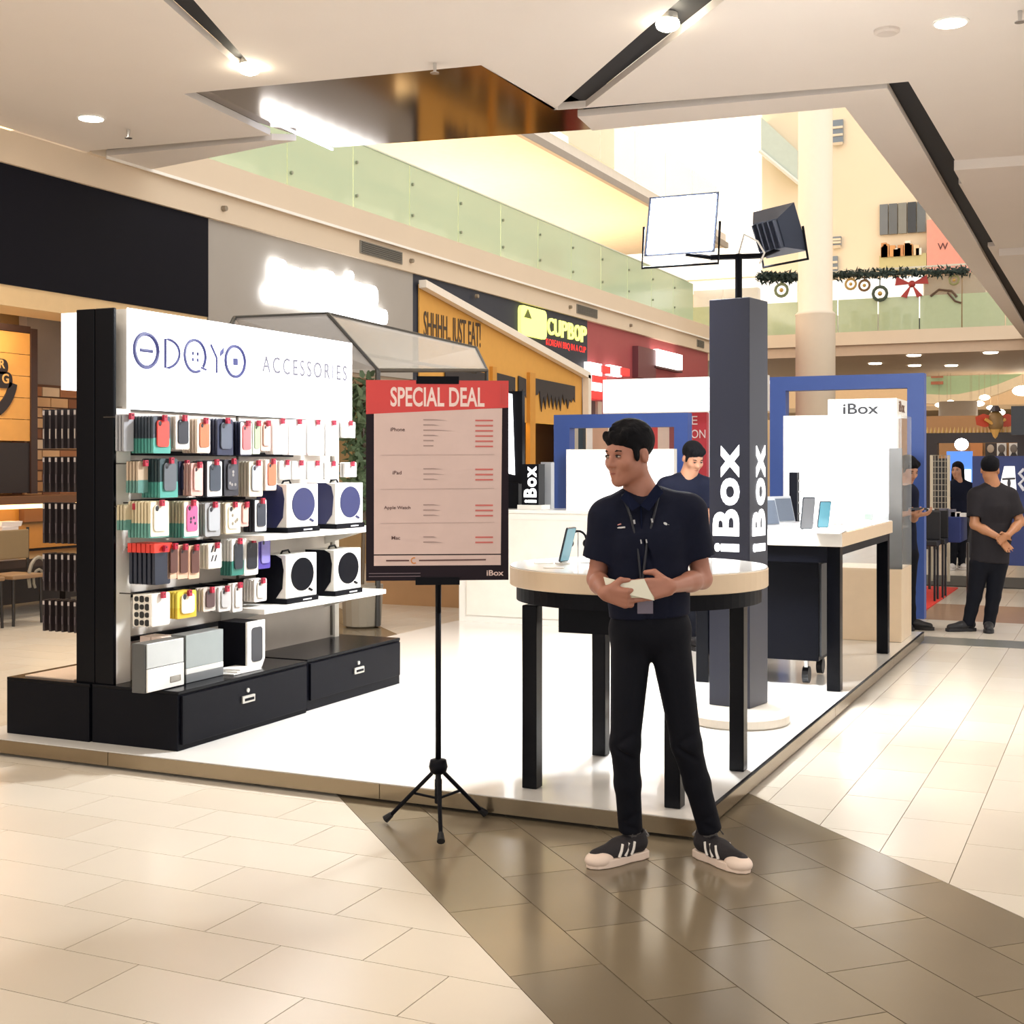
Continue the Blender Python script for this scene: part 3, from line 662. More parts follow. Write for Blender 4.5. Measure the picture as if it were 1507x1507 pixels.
# cup shop: navy wall, slanted roof, yellow panels, drips
ya, yb = PX(612, 404, XF).y, PX(868, 472, XF).y
struct(MB().box(XF-.4, XF-.05, ya, yb, 2.4, Zb).build('wall_navy_shop', mat('navy_shop', '#242a38', .6)))
ys = thing('yellow_shopfront', 'mustard yellow shopfront with slanted white roof edge and dripping black paint', 'shopfront', (XF, ya, 0))
M_yel = mat('mustard', '#dda24a', .6, var=.05)
r0, r1, r2_ = PX(619, 418, XF), PX(858, 552, XF), PX(858, 640, XF)
pk = [(XF-.02, r0.y, r0.z), (XF-.02, r1.y, r1.z), (XF-.02, r1.y, 2.25), (XF-.02, r0.y, 2.25)]
MB().prism(pk, (-.02, 0, 0)).build('panel', M_yel, ys)
pr_ = [Vector((XF, r0.y-.05, r0.z+.05)), Vector((XF, r1.y+.1, r1.z+.05)), Vector((XF, r1.y+.1, r1.z-.07)), Vector((XF, r0.y-.05, r0.z-.06))]
MB().prism(pr_, (.12, 0, 0)).build('roof_edge', mat('roof_white', '#efe3d2', .5), ys)
MB().box(XF, XF+.12, r1.y-.02, r1.y+.12, 0, r1.z).build('roof_post', MATS['roof_white'], ys)
t0, t1 = PX(625, 480, XF), PX(710, 505, XF)
text('SHHHH.. JUST EAT!', (t1.y-t0.y)*.98, .5, (XF-.015, t0.y, 3.26), UY, UZ, c_('#3b2a1c'), parent=ys, bold=.005)
k = 0
for (x0, x1) in ((655, 715), (728, 758), (763, 774), (785, 846)):
    a, b = PX(x0, 545, XF), PX(x1, 545, XF); zt = 3.02 - .0*k
    P = [(XF-.005, a.y, zt), (XF-.005, b.y, zt-.04)]
    n = max(3, int((b.y-a.y)/.16)); pts = []
    for i in range(n+1):
        yy = b.y+(a.y-b.y)*i/n
        pts += [(XF-.005, yy, zt-.28-random.random()*.3), (XF-.005, yy+(a.y-b.y)/n*.5, zt-.2-random.random()*.1)]
    pts = pts[:-1]
    MB().prism(P+pts, (.012, 0, 0)).build('drip_panel', c_('#26242a'), ys); k += 1
MB().box(XF-.04, XF+.04, PX(722, 600, XF).y, PX(728, 600, XF).y, 0, 3.1).build('post', c_('#cf9038'), ys)
MB().box(XF-.04, XF+.04, PX(777, 600, XF).y, PX(785, 600, XF).y, 0, 3.1).build('post', c_('#cf9038'), ys)
MB().box(XF-.3, XF-.06, PX(700, 600, XF).y, r1.y, 2.27, 2.38).build('light_strip', mat('amber_glow', '#ffcb4d', .5, emit=3.2), ys)
MB().box(XF-1.6, XF-1.5, ya, yb+3, 0, 2.6).build('back_wall', c_('#a8895c'), ys)
MB().box(XF-1.4, XF-.5, ya+2, yb-.2, .9, 1.0).build('kitchen_counter', c_('#c98f45'), ys)
MB().box(XF-1.48, XF-1.4, ya+2, yb-.3, 1.55, 1.75).build('shelf_light', mat('warm_shelf', '#ffdca0', .5, emit=2.2), ys)
for k in range(12):
    y = ya+2.4+k*.36
    MB().box(XF-1.3, XF-1.0, y, y+.26, 1.0, 1.15+.3*random.random()).build('kitchen_item', c_(random.choice(['#4b463f', '#6f6759', '#8b8f90', '#3a3430', '#b9a06e'])), ys)
M_lime = mat('lime_glow', '#e9ee7c', .4, emit=1.0)
cs = thing('cup_sign', 'lime green lit cup emblem and lettering on the navy wall', 'sign', (XF, 20.5, 3.7))
a, b = PX(766, 480, XF), PX(804, 480, XF)
MB().rbox((XF-.05, (a.y+b.y)/2, 3.97), UY, UZ, UX, b.y-a.y, .5, .06, .1).build('cup_emblem', M_lime, cs)
MB().prism([(XF+.011, a.y+.12, 4.02), (XF+.011, a.y+.42, 4.02), (XF+.011, a.y+.27, 4.17)], (.01, 0, 0)).build('rice_mark', c_('#66702c'), cs)
a, b = PX(808, 480, XF), PX(866, 490, XF)
for k, ch_ in enumerate('CUPBOP'): text(ch_, (b.y-a.y)/6*.84, .3, (XF-.04, a.y+(b.y-a.y)*k/6, 3.83), UY, UZ, M_lime, name='letter', parent=cs, ext=.03, bold=.012)
text('KOREAN BBQ IN A CUP', b.y-a.y, .14, (XF-.049, a.y-.02, 3.62), UY, UZ, mat('red_glow', '#f0302c', .4, emit=.8), parent=cs, ext=.006, bold=.0)
struct(MB().box(-12.6, -12.4, -4, 36, 0, 4.5).build('wall_back_of_shops', mat('shop_back', '#a88f74', .8)))
# red shop
yc = 31.5
struct(MB().box(XF-.5, XF-.08, yb, yc, 0, Zb).build('wall_red_shop', mat('red_shop', '#a3494b', .6, var=.05)))
rs = thing('red_shop_sign', 'white lit sign with a maroon bracket on the red shop wall', 'sign', (XF, 27, 3.7))
a, b = PX(936, 500, XF), PX(962, 510, XF)
MB().box(XF-.1, XF+.05, a.y, b.y, 3.35, 4.0).build('bracket_panel', c_('#6d3a40'), rs)
a, b = PX(962, 500, XF), PX(998, 510, XF)
MB().box(XF-.05, XF+.1, a.y, b.y, 3.68, 4.02).build('light_face', mat('sign_white', '#fff4ee', .4, emit=2.4), rs)
MB().box(XF-.06, XF+.08, a.y-.08, b.y+.08, 3.62, 3.66).build('tray', c_('#4d2a2e'), rs)
rp_ = thing('red_pattern_sign', 'white and red patterned lit sign beside the blank light box', 'sign', (XF, 24, 3))
for k, (x0, y0_, x1, y1_, w) in enumerate(((867, 536, 886, 585, 1), (886, 540, 898, 548, 0), (898, 540, 915, 552, 1), (914, 543, 926, 552, 0), (872, 555, 892, 562, 0), (870, 577, 888, 586, 0))):
    a, b = PX(x0, y1_, XF+.05+.02*(1-w)), PX(x1, y0_, XF+.05+.02*(1-w))
    MB().box(XF-.05, XF+.05+.03*(1-w), a.y, b.y, min(a.z, b.z), max(a.z, b.z)).build('light_block' if w else 'red_block', mat('pat_white', '#fff3f0', .4, emit=2) if w else mat('pat_red', '#d2302f', .4, emit=.7), rp_)
for k, (x0, x1) in enumerate(((868, 876), (880, 886), (1014, 1034))):
    a, b = PX(x0, 660, XF+.02), PX(x1, 600, XF+.02)
    tag(MB().box(XF-.079, XF+.02, a.y, b.y, 0, 2.75).build('shop_pier', c_(('#4a2a30', '#c9b4a4', '#b23a3a')[k])), ('dark red pier of the red shop, nearest', 'pale pier of the red shop', 'bright red pier of the red shop by the pillar')[k], 'pillar')
# ================================================================== THE BOOTH
ZP = .086
M_white = mat('gloss_white', '#f1eee8', .16, var=.02, scale=3, coat=.3)
M_whitem = mat('matt_white', '#eeebe4', .45, var=.02)
M_metal = mat('champagne_metal', '#8a7a62', .22, metal=.75, var=.08, scale=2)
M_blk = mat('gloss_black', '#06070d', .22, var=.05, spec=.14)
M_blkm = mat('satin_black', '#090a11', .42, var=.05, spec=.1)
M_lite = mat('lightbox_white', '#fbfbff', .5, emit=1.9)
M_lite2 = mat('lightbox_soft', '#f7f6f4', .5, emit=1.1)
M_chrome = mat('chrome', '#c9c9c9', .2, metal=1)
X0, X1, Y0, Y1 = -5.62, -1.57, 5.17, 11.85
pf = thing('booth_platform', 'low glossy white booth platform edged with champagne metal', 'platform', ((X0+X1)/2, (Y0+Y1)/2, 0))
MB().box(X0+.06, X1-.06, Y0+.06, Y1-.06, 0, .02).build('plinth', c_('#14110f'), pf)
MB().box(X0+.012, X1-.012, Y0+.012, Y1-.012, .02, ZP).build('deck', M_white, pf)
fx = [X0, -4.62, -3.05, X1]
for a, b in zip(fx, fx[1:]): MB().box(a+.002, b-.002, Y0, Y0+.011, .016, ZP-.003).build('edge_panel', M_metal, pf)
fy = [Y0+.012, 8.0, 10.2, Y1]
for a, b in zip(fy, fy[1:]):
    MB().box(X1-.011, X1, a+.002, b-.002, .016, ZP-.006).build('edge_panel', M_metal, pf)
    MB().box(X1-.014, X1+.001, a, b, ZP-.006, ZP+.001).build('edge_trim', M_blkm, pf)
MB().box(X0, X0+.011, Y0+.012, Y1, .016, ZP-.003).build('edge_panel', M_metal, pf)
# ---- accessory gondola
gd = thing('display_gondola', 'double-sided accessory display wall with lit header and black posts', 'display', (-4.86, 6.5, ZP))
YF = 7.66
MB().box(-4.985, -4.862, 5.34, 5.362, .385, 2.335).build('post', M_blk, gd, bevel=.004)
MB().box(-4.858, -4.735, 5.34, 5.362, .385, 2.335).build('post', M_blk, gd, bevel=.004)
MB().box(-4.80, -4.765, 5.44, 7.5, .385, 1.83).build('back_panel', mat('pegboard', '#cfc6bc', .55), gd)
MB().box(-4.98, -4.736, 5.363, 5.47, .388, 1.815).build('side_strip', M_whitem, gd)
MB().box(-4.765, -4.735, 7.45, 7.5, .385, 1.815).build('side_strip', M_whitem, gd)
hd = MB().box(-4.985, -4.738, 5.45, YF, 1.815, 2.34).build('header_box', M_whitem, gd)
MB().box(-4.738, -4.733, 5.445, YF, 1.815, 2.345).build('light_face', M_lite, hd)
MB().box(-5.24, -4.99, 5.5, YF, 1.93, 2.345).build('rear_header_box', mat('lightbox_side', '#f8f4f0', .5, emit=1.3), gd)
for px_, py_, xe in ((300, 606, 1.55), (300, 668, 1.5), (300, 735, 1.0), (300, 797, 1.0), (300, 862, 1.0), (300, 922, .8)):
    zz = PX(px_, py_, -4.74).z; MB().box(-4.765, -4.742, 5.48, 5.48+xe, zz-.012, zz+.012).build('hook_rail_shade', M_blkm, gd)  # hook rails, black bars that also paint the shade between pack rows
for k, y in enumerate((5.475, 6.42, 7.44)):
    MB().box(-4.765, -4.752, y, y+.012, .4, 1.815).build('slotted_upright', c_('#6d675f', .4), gd)
XL = -4.731
M_logo = mat('violet_ink', '#34386e', .5)
def sgn(px, py): return PX(px, py, XL)
def ring(px, py, rx, ry, r=.011):
    c = sgn(px, py); a = sgn(px+rx, py); b = sgn(px, py-ry)
    return c, [c+Vector((0, (a.y-c.y)*math.cos(t), (b.z-c.z)*math.sin(t))) for t in [2*math.pi*i/28 for i in range(28)]]
lg = hd
c, P = ring(215, 516, 17, 24.5, .011); MB().tube(P, .0115, 6, closed=True).build('letter', M_logo, lg)
MB().tube([sgn(206, 515), sgn(224, 517)], .010, 6).build('letter_bar', M_logo, lg)
Dp = [sgn(243, 499), sgn(243, 541)]+[sgn(243+21*math.sin(t), 520.5+21.5*math.cos(t)) for t in [math.pi*i/12 for i in range(1, 12)]]
MB().tube(Dp, .008, 6, closed=True).build('letter', M_logo, lg)
c, P = ring(287, 524, 15, 23.5); MB().tube(P[25:]+P[:24], .009, 6).build('letter', M_logo, lg)
MB().tube([sgn(296, 541), sgn(303, 544)], .007, 6).build('letter_tail', M_logo, lg)
for dx, dy in ((284, 520), (291, 521), (284, 529), (291, 530)): MB().ball(sgn(dx, dy), (.005, .011, .011), 8, 6).build('letter_dot', M_logo, lg)
MB().tube([sgn(310, 507), sgn(318.5, 526), sgn(318.5, 549)], .007, 6).build('letter', M_logo, lg)
MB().prism([sgn(323, 525), sgn(324, 517), sgn(329, 511), sgn(328, 520)], (.006, 0, 0)).build('letter_leaf', M_logo, lg)
c, P = ring(346, 532, 14, 22.5); MB().tube(P, .010, 6, closed=True).build('letter', M_logo, lg)
MB().prism([sgn(343, 527), sgn(349, 528), sgn(349, 538), sgn(343, 537)], (.006, 0, 0)).build('letter_square', M_logo, lg)
a, b = sgn(386, 548), sgn(510, 560)
text('ACCESSORIES', b.y-a.y, .1, (XL, a.y, sgn(448, 554).z), UY, UZ, mat('pale_grey_ink', '#6a6874', .5), parent=lg, ext=.003, bold=0, space=1.35)
# base cabinets
def cabinet(lab, x0, x1, y0, y1, px, py, kick=.0, rear=False):
    o = thing('base_cabinet', lab, 'cabinet', ((x0+x1)/2, (y0+y1)/2, ZP), 'gondola base cabinets')
    MB().box(x0, x1, y0, y1, ZP, .37).build('body', M_blkm, o, bevel=.003)
    MB().box(x0, x1+.004, y0, y1, .37, .387).build('top_board', M_blk, o, bevel=.002)
    if rear: return o
    dr = MB().box(x1, x1+.016, y0+.02, y1-.02, ZP+.03+kick, .362).build('drawer_front', M_blkm, o, bevel=.002)
    a = PX(px, py, x1+.016)
    MB().box(x1+.016, x1+.03, a.y-.055, a.y+.055, a.z-.02, a.z+.02).build('handle', mat('silver', '#d6d4ce', .3, metal=.7), dr, bevel=.004)
    MB().box(x1+.028, x1+.033, a.y-.04, a.y+.04, a.z-.008, a.z+.006).build('handle_slot', M_blkm, dr)
    MB().cone((x1+.016, a.y, a.z+.045), (x1+.024, a.y, a.z+.045), .012, .012, 10).build('lock', MATS['silver'], dr)
    return o
cabinet('black base cabinet with a silver handle at the front corner of the display', -4.86, -4.306, 5.32, 6.47, 364, 1028)
cabinet('black base cabinet with slightly open drawer at the far end of the display', -4.86, -4.33, 6.51, 7.6, 527, 986, .03)
cabinet('black base cabinet on the rear side of the display', -5.44, -4.87, 5.31, 7.6, 0, 0, rear=True)
tag(MB().prism([(-5.36, 5.36, .388), (-5.02, 5.36, .388), (-5.02, 6.3, .388), (-5.36, 6.3, .388)], (0, 0, .006)).build('cardboard_sheet', mat('pale_card', '#d8bfa8', .6)), 'pale cardboard sheet lying on the rear base cabinet', 'sheet')
# shelves of the boxed speakers
for zt, lab in ((PX(445, 783, -4.42).z, 'upper'), (PX(445, 886, -4.42).z, 'lower')):
    ya, yb = PX(386, 790, -4.4).y, 7.52
    sh = MB().box(-4.765, -4.385, ya, yb, zt-.03, zt).build('shelf', M_whitem, gd, bevel=.003)
    for y in (ya+.1, yb-.15): MB().prism([(-4.76, y, zt-.03), (-4.45, y, zt-.03), (-4.76, y, zt-.12)], (0, .012, 0)).build('bracket', M_whitem, sh)
SHU, SHL = PX(445, 783, -4.42).z, PX(445, 886, -4.42).z
M_navy = mat('navy_print', '#262a52', .45)
def speaker(lab, x0, x1, zb, disc):
    a, b = PX(x0, 745 if zb == SHU else 845, -4.43), PX(x1, 745 if zb == SHU else 845, -4.43)
    y0, y1 = a.y, b.y; h = .285
    o = thing('boxed_speaker', lab, 'speaker box', (-4.52, (y0+y1)/2, zb), 'boxed speakers')
    MB().box(-4.64, -4.43, y0, y1, zb+.03, zb+h).build('carton', M_whitem, o, bevel=.004)
    MB().box(-4.645, -4.42, y0-.004, y1+.004, zb+.001, zb+.03).build('base_band', M_blkm, o)
    P = [(-4.64, zb+.03), (-4.50, zb+.03), (-4.455, zb+.09), (-4.445, zb+.2), (-4.46, zb+.265), (-4.50, zb+h), (-4.64, zb+h)]
    MB().prism([(x, y0-.002, z) for x, z in P], (0, -.003, 0)).build('side_print', disc, o)
    cz = zb+.165; cy = y0+(y1-y0)*.52
    MB().tube([(-4.43+.0, cy+.0*t, cz) for t in (0, 1)], .001, 4)
    dd = MB(); ring_ = [(-4.43, cy+.118*math.cos(t), cz+.098*math.sin(t)) for t in [2*math.pi*i/28 for i in range(28)]]
    dd.prism(ring_, (.004, 0, 0)); dd.build('printed_disc', disc, o)
    MB().prism([(-4.429, cy+.07, cz-.085), (-4.429, cy+.11, cz-.1), (-4.429, cy+.1, cz-.11), (-4.429, cy+.06, cz-.095)], (.004, 0, 0)).build('disc_foot', disc, o)
    MB().box(-4.42, -4.418, y0+.16, y0+.25, zb+.01, zb+.018).build('base_text', c_('#d8d8d8'), o)
    MB().tube([(-4.53, cy-.08, zb+h-.005), (-4.53, cy-.06, zb+h+.016), (-4.53, cy+.0, zb+h+.02), (-4.53, cy+.02, zb+h-.005)], .006, 6).build('carry_handle', M_blkm, o)
    return o
speaker('white speaker box with blue disc on the upper shelf, nearer', 422, 468, SHU, M_navy)
speaker('white speaker box with blue disc on the upper shelf, farther', 494, 534, SHU, M_navy)
speaker('white speaker box with black disc on the lower shelf, nearer', 421, 466, SHL, M_blkm)
speaker('white speaker box with black disc on the lower shelf, farther', 492, 531, SHL, M_blkm)
# hanging packs: rows of hooks, several packs on every hook
M_red = mat('red_lock', '#a5213a', .4)
M_hook = mat('hook_steel', '#4c4742', .35, metal=.7)
M_clear = mat('clear_plastic', '#d9dde0', .15, alpha=.35)
HOOKS = {'n': 0}
def packs(rect, crop, card, base, case, label, cnt=5, frame=None, group=None, XPk=-4.50, dots=None, sp=.021, blabel=None, hook=True):
    cx, cy, sc = crop
    x0, y0, x1, y1 = rect
    x0, x1 = cx+x0*sc, cx+x1*sc; y0, y1 = cy+y0*sc, cy+y1*sc
    a, b = PX(x0, (y0+y1)/2, XPk), PX(x1, (y0+y1)/2, XPk)
    zt, zb = PX((x0+x1)/2, y0, XPk).z, PX((x0+x1)/2, y1, XPk).z
    w, h = b.y-a.y, zt-zb; yc = (a.y+b.y)/2; zc = (zt+zb)/2
    o = thing('hanging_pack', label, 'package', (XPk, yc, zb), group, local=True)
    th = sp*.62
    cd = MB().rbox((-th, 0, h*.5), UY, UZ, UX, w, h, th, min(w, h)*.08, 2).build('card', c_(card, .4), o)
    if base: MB().rbox((-th-.001, 0, h*.2), UY, UZ, UX, w*1.01, h*.41, th+.0015, .004, 2).build('lower_card', c_(base, .4), o)
    if frame: MB().rbox((.0008, 0, h*.5), UY, UZ, UX, w*.94, h*.94, .002, .006, 2).build('frame_card', c_(frame, .4), o)
    if case:
        cs_ = MB().rbox((.003, 0, h*.53), UY, UZ, UX, w*.68, h*.72, .007, w*.13, 3).build('phone_case', c_(case, .35), o)
        MB().ball((.011, -w*.2, h*.8), (.002, w*.09, w*.1), 8, 6).build('camera_hole', c_('#24252b'), cs_)
        if dots:
            for k in range(5): MB().ball((.0105, w*random.uniform(-.22, .22), h*random.uniform(.28, .72)), (.0015, w*.07, w*.07), 8, 5).build('printed_dot', c_(dots), cs_)
    for k in range(1, cnt):
        c = o.copy(); COL.objects.link(c); c.location = (XPk-sp*k, yc, zb)
        c['label'] = blabel or 'pack hidden behind the '+' '.join(label.replace(' a ', ' ').split()[:12])
        c['group'] = 'packs behind: '+label[:40]
        for ch in o.children:
            if ch.name.split('.')[0] in ('card', 'lower_card'):
                q = ch.copy(); COL.objects.link(q); q.parent = c
    if hook:
        hk = MB().tube([(-4.765, yc, zt-.012), (XPk+.02, yc, zt-.012), (XPk+.028, yc, zt-.002)], .0035, 6).build('hook', M_hook, gd)
        MB().box(XPk+.010, XPk+.026, yc-.012, yc+.012, zt-.026, zt+.006).build('stop_lock', M_red, hk)
    return o
C2 = (150, 570, .26543); C3 = (150, 780, .29861)
G1 = 'phone case packs on the top row'; G2 = 'phone case packs on the second row'; G3 = 'phone case packs on the third row'; G4 = 'boxed accessories on the fourth row'; G5 = 'boxed accessories on the fifth row'
packs((285, 160, 380, 365), C2, '#3d4650', '#4f9c90', '#e2483f', 'teal-edged pack with a red phone case, top row, nearest the black post', 7, None, G1)
packs((122, 150, 176, 355), C2, '#9a9b9f', None, None, 'grey pouch pack at the left end of the top row', 3, None, G1, XPk=-4.6)
packs((405, 160, 485, 345), C2, '#c8bdb2', None, '#2a2b33', 'pale pack with a black phone case, top row, second hook', 4, '#efeae4', G1)
packs((525, 175, 600, 365), C2, '#cbb9a6', None, '#c9724f', 'white pack with an orange leather case, top row, third hook', 5, '#f0e7de', G1)
packs((640, 175, 727, 375), C2, '#262b42', '#232840', '#555b68', 'navy pack with a grey phone case, top row, fourth hook', 6, None, G1)
packs((765, 190, 830, 378), C2, '#20243a', None, '#dd6d70', 'white-framed pack with a pink phone case, top row, fifth hook', 4, '#f7f3f0', G1)
packs((835, 190, 876, 370), C2, '#cdd8c2', None, '#9db08e', 'pale green pack with a clear case, top row, sixth hook', 2, '#e8efe2', G1)
packs((882, 190, 936, 352), C2, '#d9b3a6', None, '#e3b9ac', 'rose pack with a rose case, top row, seventh hook', 3, None, G1)
for k, (xa, xb, yb_) in enumerate(((948, 1030, 372), (1038, 1130, 376), (1140, 1232, 378), (1240, 1310, 380), (1330, 1405, 280))):
    packs((xa, 178+3*k, xb, yb_), C2, '#f1efec', None, None, ['first', 'second', 'third', 'fourth', 'fifth'][k]+' plain white accessory pack, right half of the top row', 3, '#ffffff', G1)
packs((322, 395, 420, 610), C2, '#33474c', '#4f9c90', '#5b6066', 'teal pack with a dark clear case, second row, nearest the black post', 6, None, G2)
packs((200, 410, 255, 585), C2, '#b9a48c', '#56827a', None, 'tan card pack at the left end of the second row', 4, None, G2, XPk=-4.56)
packs((425, 410, 490, 600), C2, '#20233a', None, '#2b2f4a', 'navy pouch pack on the second row beside the teal pack', 3, None, G2, XPk=-4.56)
packs((495, 420, 560, 602), C2, '#d6a9a0', None, '#dfb3ac', 'slim pink pack, second row, before the white-framed pack', 3, None, G2)
packs((580, 405, 665, 610), C2, '#2b2e38', None, '#39404b', 'white-framed pack with a dark slate case, second row', 4, '#f7f5f2', G2)
packs((678, 400, 757, 602), C2, '#2e2d33', None, '#44434a', 'black pack with a charcoal case, second row', 4, None, G2, dots='#8f8a86')
packs((815, 410, 892, 606), C2, '#c5bba9', None, '#aeb3bd', 'clear silver case pack on beige cards, second row', 6, None, G2)
packs((905, 400, 970, 572), C2, '#d8c5b8', None, '#c96d4f', 'white pack with a coral leather case, second row', 3, '#efe6de', G2)
for k, (xa, xb) in enumerate(((985, 1045), (1055, 1130), (1140, 1225), (1235, 1310), (1345, 1412))):
    packs((xa, 408+2*k, xb, 510-12*(k == 4)), C2, '#eeece9', None, None, ['first', 'second', 'third', 'fourth', 'fifth'][k]+' small white cable pack above the speaker boxes', 2, '#fbfbfb', G2)
packs((265, 630, 372, 832), C2, '#d6c7a4', '#5a9186', '#e6ddc8', 'cream pack with an ivory case, third row, nearest the black post', 7, '#e9dfc9', G3)
packs((130, 650, 205, 790), C2, '#c2b596', '#5a8a80', None, 'cream card pack at the left end of the third row', 3, None, G3, XPk=-4.62)
packs((452, 630, 536, 832), C2, '#b9ad93', '#4c8f84', '#cf5d8c', 'teal and cream pack with a pink doodle case, third row', 6, '#efe6dc', G3, dots='#2d2f45')
packs((572, 640, 656, 826), C2, '#9a9a9b', None, '#a7a9ad', 'grey pack with a silver case, third row', 4, None, G3)
packs((682, 640, 768, 812), C2, '#cdbfa5', None, '#e9dfc6', 'cream pack with a dotted ivory case, third row', 4, '#e6dac4', G3, dots='#7d7160')
packs((768, 640, 812, 772), C2, '#d8aaa0', None, '#dcb0a5', 'small rose pack, third row, before the last white frame', 2, None, G3)
packs((845, 620, 912, 802), C2, '#22242c', None, '#33363f', 'white-framed pack with a black case, third row, beside the speaker box', 4, '#f5f3f0', G3)
packs((262, 80, 337, 268), C3, '#252a38', None, None, 'dark box with a bright red top, fourth row, nearest the post', 6, None, G4, sp=.03)
for ch in [q for q in bpy.data.objects if q.get('group') and ('bright red top' in q['label'])]:
    MB().box(-.02, .004, -.07, .07, .165, .212).build('red_top', c_('#dc3a2c'), ch)
for k, xr in enumerate((375, 425, 480)):
    packs((xr-52, 70+3*k, xr, 240), C3, '#dcb398', None, '#5a3a33', ['peach box with dark window, fourth row, left of three', 'peach box with dark window, fourth row, middle of three', 'peach box with dark window, fourth row, right of three'][k], 1, None, G4, XPk=-4.5+.004*k)
mk = packs((522, 66, 590, 190), C3, '#e5dccd', None, None, 'white box with slanted black marks, fourth row', 3, '#f4efe8', G4)
for k in range(4): MB().prism([(.003, -.04+.03*(k % 2), .04+.05*(k//2)), (.003, -.028+.03*(k % 2), .04+.05*(k//2)), (.003, -.012+.03*(k % 2), .075+.05*(k//2)), (.003, -.024+.03*(k % 2), .075+.05*(k//2))], (.001, 0, 0)).build('printed_mark', c_('#26262a'), mk)
w_ = bpy.data.objects
packs((640, 45, 698, 222), C3, '#e6e4df', '#2f6f63', '#2a2d33', 'white and green box with a black window, fourth row', 4, None, G4)
packs((702, 40, 770, 222), C3, '#efece6', None, '#23242a', 'white box with a slanted black phone print, fourth row', 2, None, G4)
packs((772, 30, 830, 190), C3, '#4b3d8c', None, '#8078b8', 'purple box with pale print, fourth row, beside the lower speaker box', 2, None, G4)
o5 = packs((242, 310, 335, 472), C3, '#efe9df', None, None, 'white box with patterned side, fifth row, nearest the post', 1, '#f7f2ea', G5, XPk=-4.47)
MB().box(-.12, -.012, -.068, .068, 0, .16).build('carton_depth', c_('#ece5d8'), o5)
for k in range(4):
    for j in range(3):
        MB().rbox((-.095+.034*j, -.07, .02+.04*k), UX, UZ, (0, -1, 0), .026, .026 if (j+k) % 2 else .034, .003, .01, 3).build('printed_shape', c_('#181818'), o5)
packs((372, 300, 465, 432), C3, '#e3c94d', '#d8b437', '#f0e9d0', 'yellow and clear pack, fifth row', 4, None, G5)
packs((500, 285, 560, 400), C3, '#c9bdb4', None, '#55403f', 'clear pack with a dark red insert, fifth row', 3, None, G5)
packs((575, 280, 635, 400), C3, '#cfcac6', None, '#b2b0b0', 'clear grey pack, fifth row', 3, None, G5)
packs((645, 262, 692, 402), C3, '#ece6e0', None, '#d8d2cc', 'slim white pack, fifth row', 2, None, G5)
packs((752, 240, 812, 352), C3, '#efe9e3', None, '#dcd5cc', 'white pack with beige side at the right end of the fifth row', 4, None, G5)
# rear side packs, seen edge-on left of the posts
for r_, (yt, yb_) in enumerate(((602, 660), (672, 724), (740, 800), (815, 870), (884, 930))):
    for k in range(7):
        xx = -5.05-.044*k
        zt, zb = PY(90, yt, 5.46).z, PY(90, yb_, 5.46).z
        o = thing('hanging_pack', ['dark strap pack on the rear of the display, top row', 'dark strap pack on the rear of the display, second row', 'dark strap pack on the rear of the display, third row', 'dark strap pack on the rear of the display, fourth row', 'dark strap pack on the rear of the display, lowest row'][r_], 'package', (xx, 5.455, zb), 'rear packs row %s' % ['one', 'two', 'three', 'four', 'five'][r_], local=True)
        MB().box(-.014, 0, 0, .09, 0, zt-zb).build('card', c_('#2a2023'), o)
        MB().box(-.012, -.003, -.002, 0, (zt-zb)*.25, (zt-zb)*.5).build('label_strip', c_('#a59a90' if r_ == 0 else '#4a4044'), o)
        MB().box(-.013, 0, -.003, 0, (zt-zb)*.85, (zt-zb)*.97).build('header_strip', c_('#b5aaa5'), o)
    MB().tube([(-4.99, 5.5, zt-.01), (-5.35, 5.5, zt-.01)], .004, 6).build('hook', M_hook, gd)
# goods standing on the cabinet tops
def standing(lab, cat, parts, at_):
    o = thing('boxed_accessory', lab, cat, at_)
    for nm, bx, m in parts: MB().box(*bx).build(nm, m, o, bevel=.003)
    return o
TOP = .388
def yx(px, X): return PX(px, 960, X).y
a0, a1 = yx(178, -4.5), yx(206, -4.5)
for k in range(3):
    xq = -4.70+.075*k
    standing(['pale pink carton on the cabinet, rearmost of three', 'pale pink carton on the cabinet, middle of three', 'pale pink carton on the cabinet, front of three'][k], 'box', [('carton', (xq, xq+.07, 5.5, 5.62, TOP, TOP+.235), mat('pale_pink', '#e6cfc0', .5)), ('printed_line', (xq+.03, xq+.034, 5.496, 5.5, TOP+.09, TOP+.17), c_('#8b6a5d'))], (xq, 5.56, TOP))
y0, y1 = yx(217, -4.40), yx(271, -4.40)
standing('clear fronted box with white lower card at the cabinet corner', 'box', [('dark_sleeve', (-4.49, -4.41, y0-.01, y1, TOP, TOP+.245), c_('#50504f', .3)), ('grey_window', (-4.409, -4.402, y0, y1, TOP+.12, TOP+.245), c_('#b9bcbb', .15)), ('white_card', (-4.409, -4.40, y0, y1, TOP+.003, TOP+.118), c_('#e9e5de')), ('printed_mark', (-4.40, -4.398, y1-.11, y1-.03, TOP+.03, TOP+.06), c_('#9a958c'))], (-4.45, y0, TOP))
y2, y3 = yx(274, -4.42), yx(329, -4.42)
standing('clear fronted grey box next to the white carded box', 'box', [('dark_sleeve', (-4.52, -4.43, y2, y3, TOP, TOP+.25), c_('#6f7272', .3)), ('grey_window', (-4.429, -4.421, y2, y3, TOP+.075, TOP+.25), c_('#8f9695', .12)), ('white_strip', (-4.429, -4.42, y2, y3, TOP+.045, TOP+.075), c_('#d5d4d0')), ('base_strip', (-4.429, -4.42, y2, y3, TOP, TOP+.045), c_('#6a6c6d'))], (-4.45, y2, TOP))
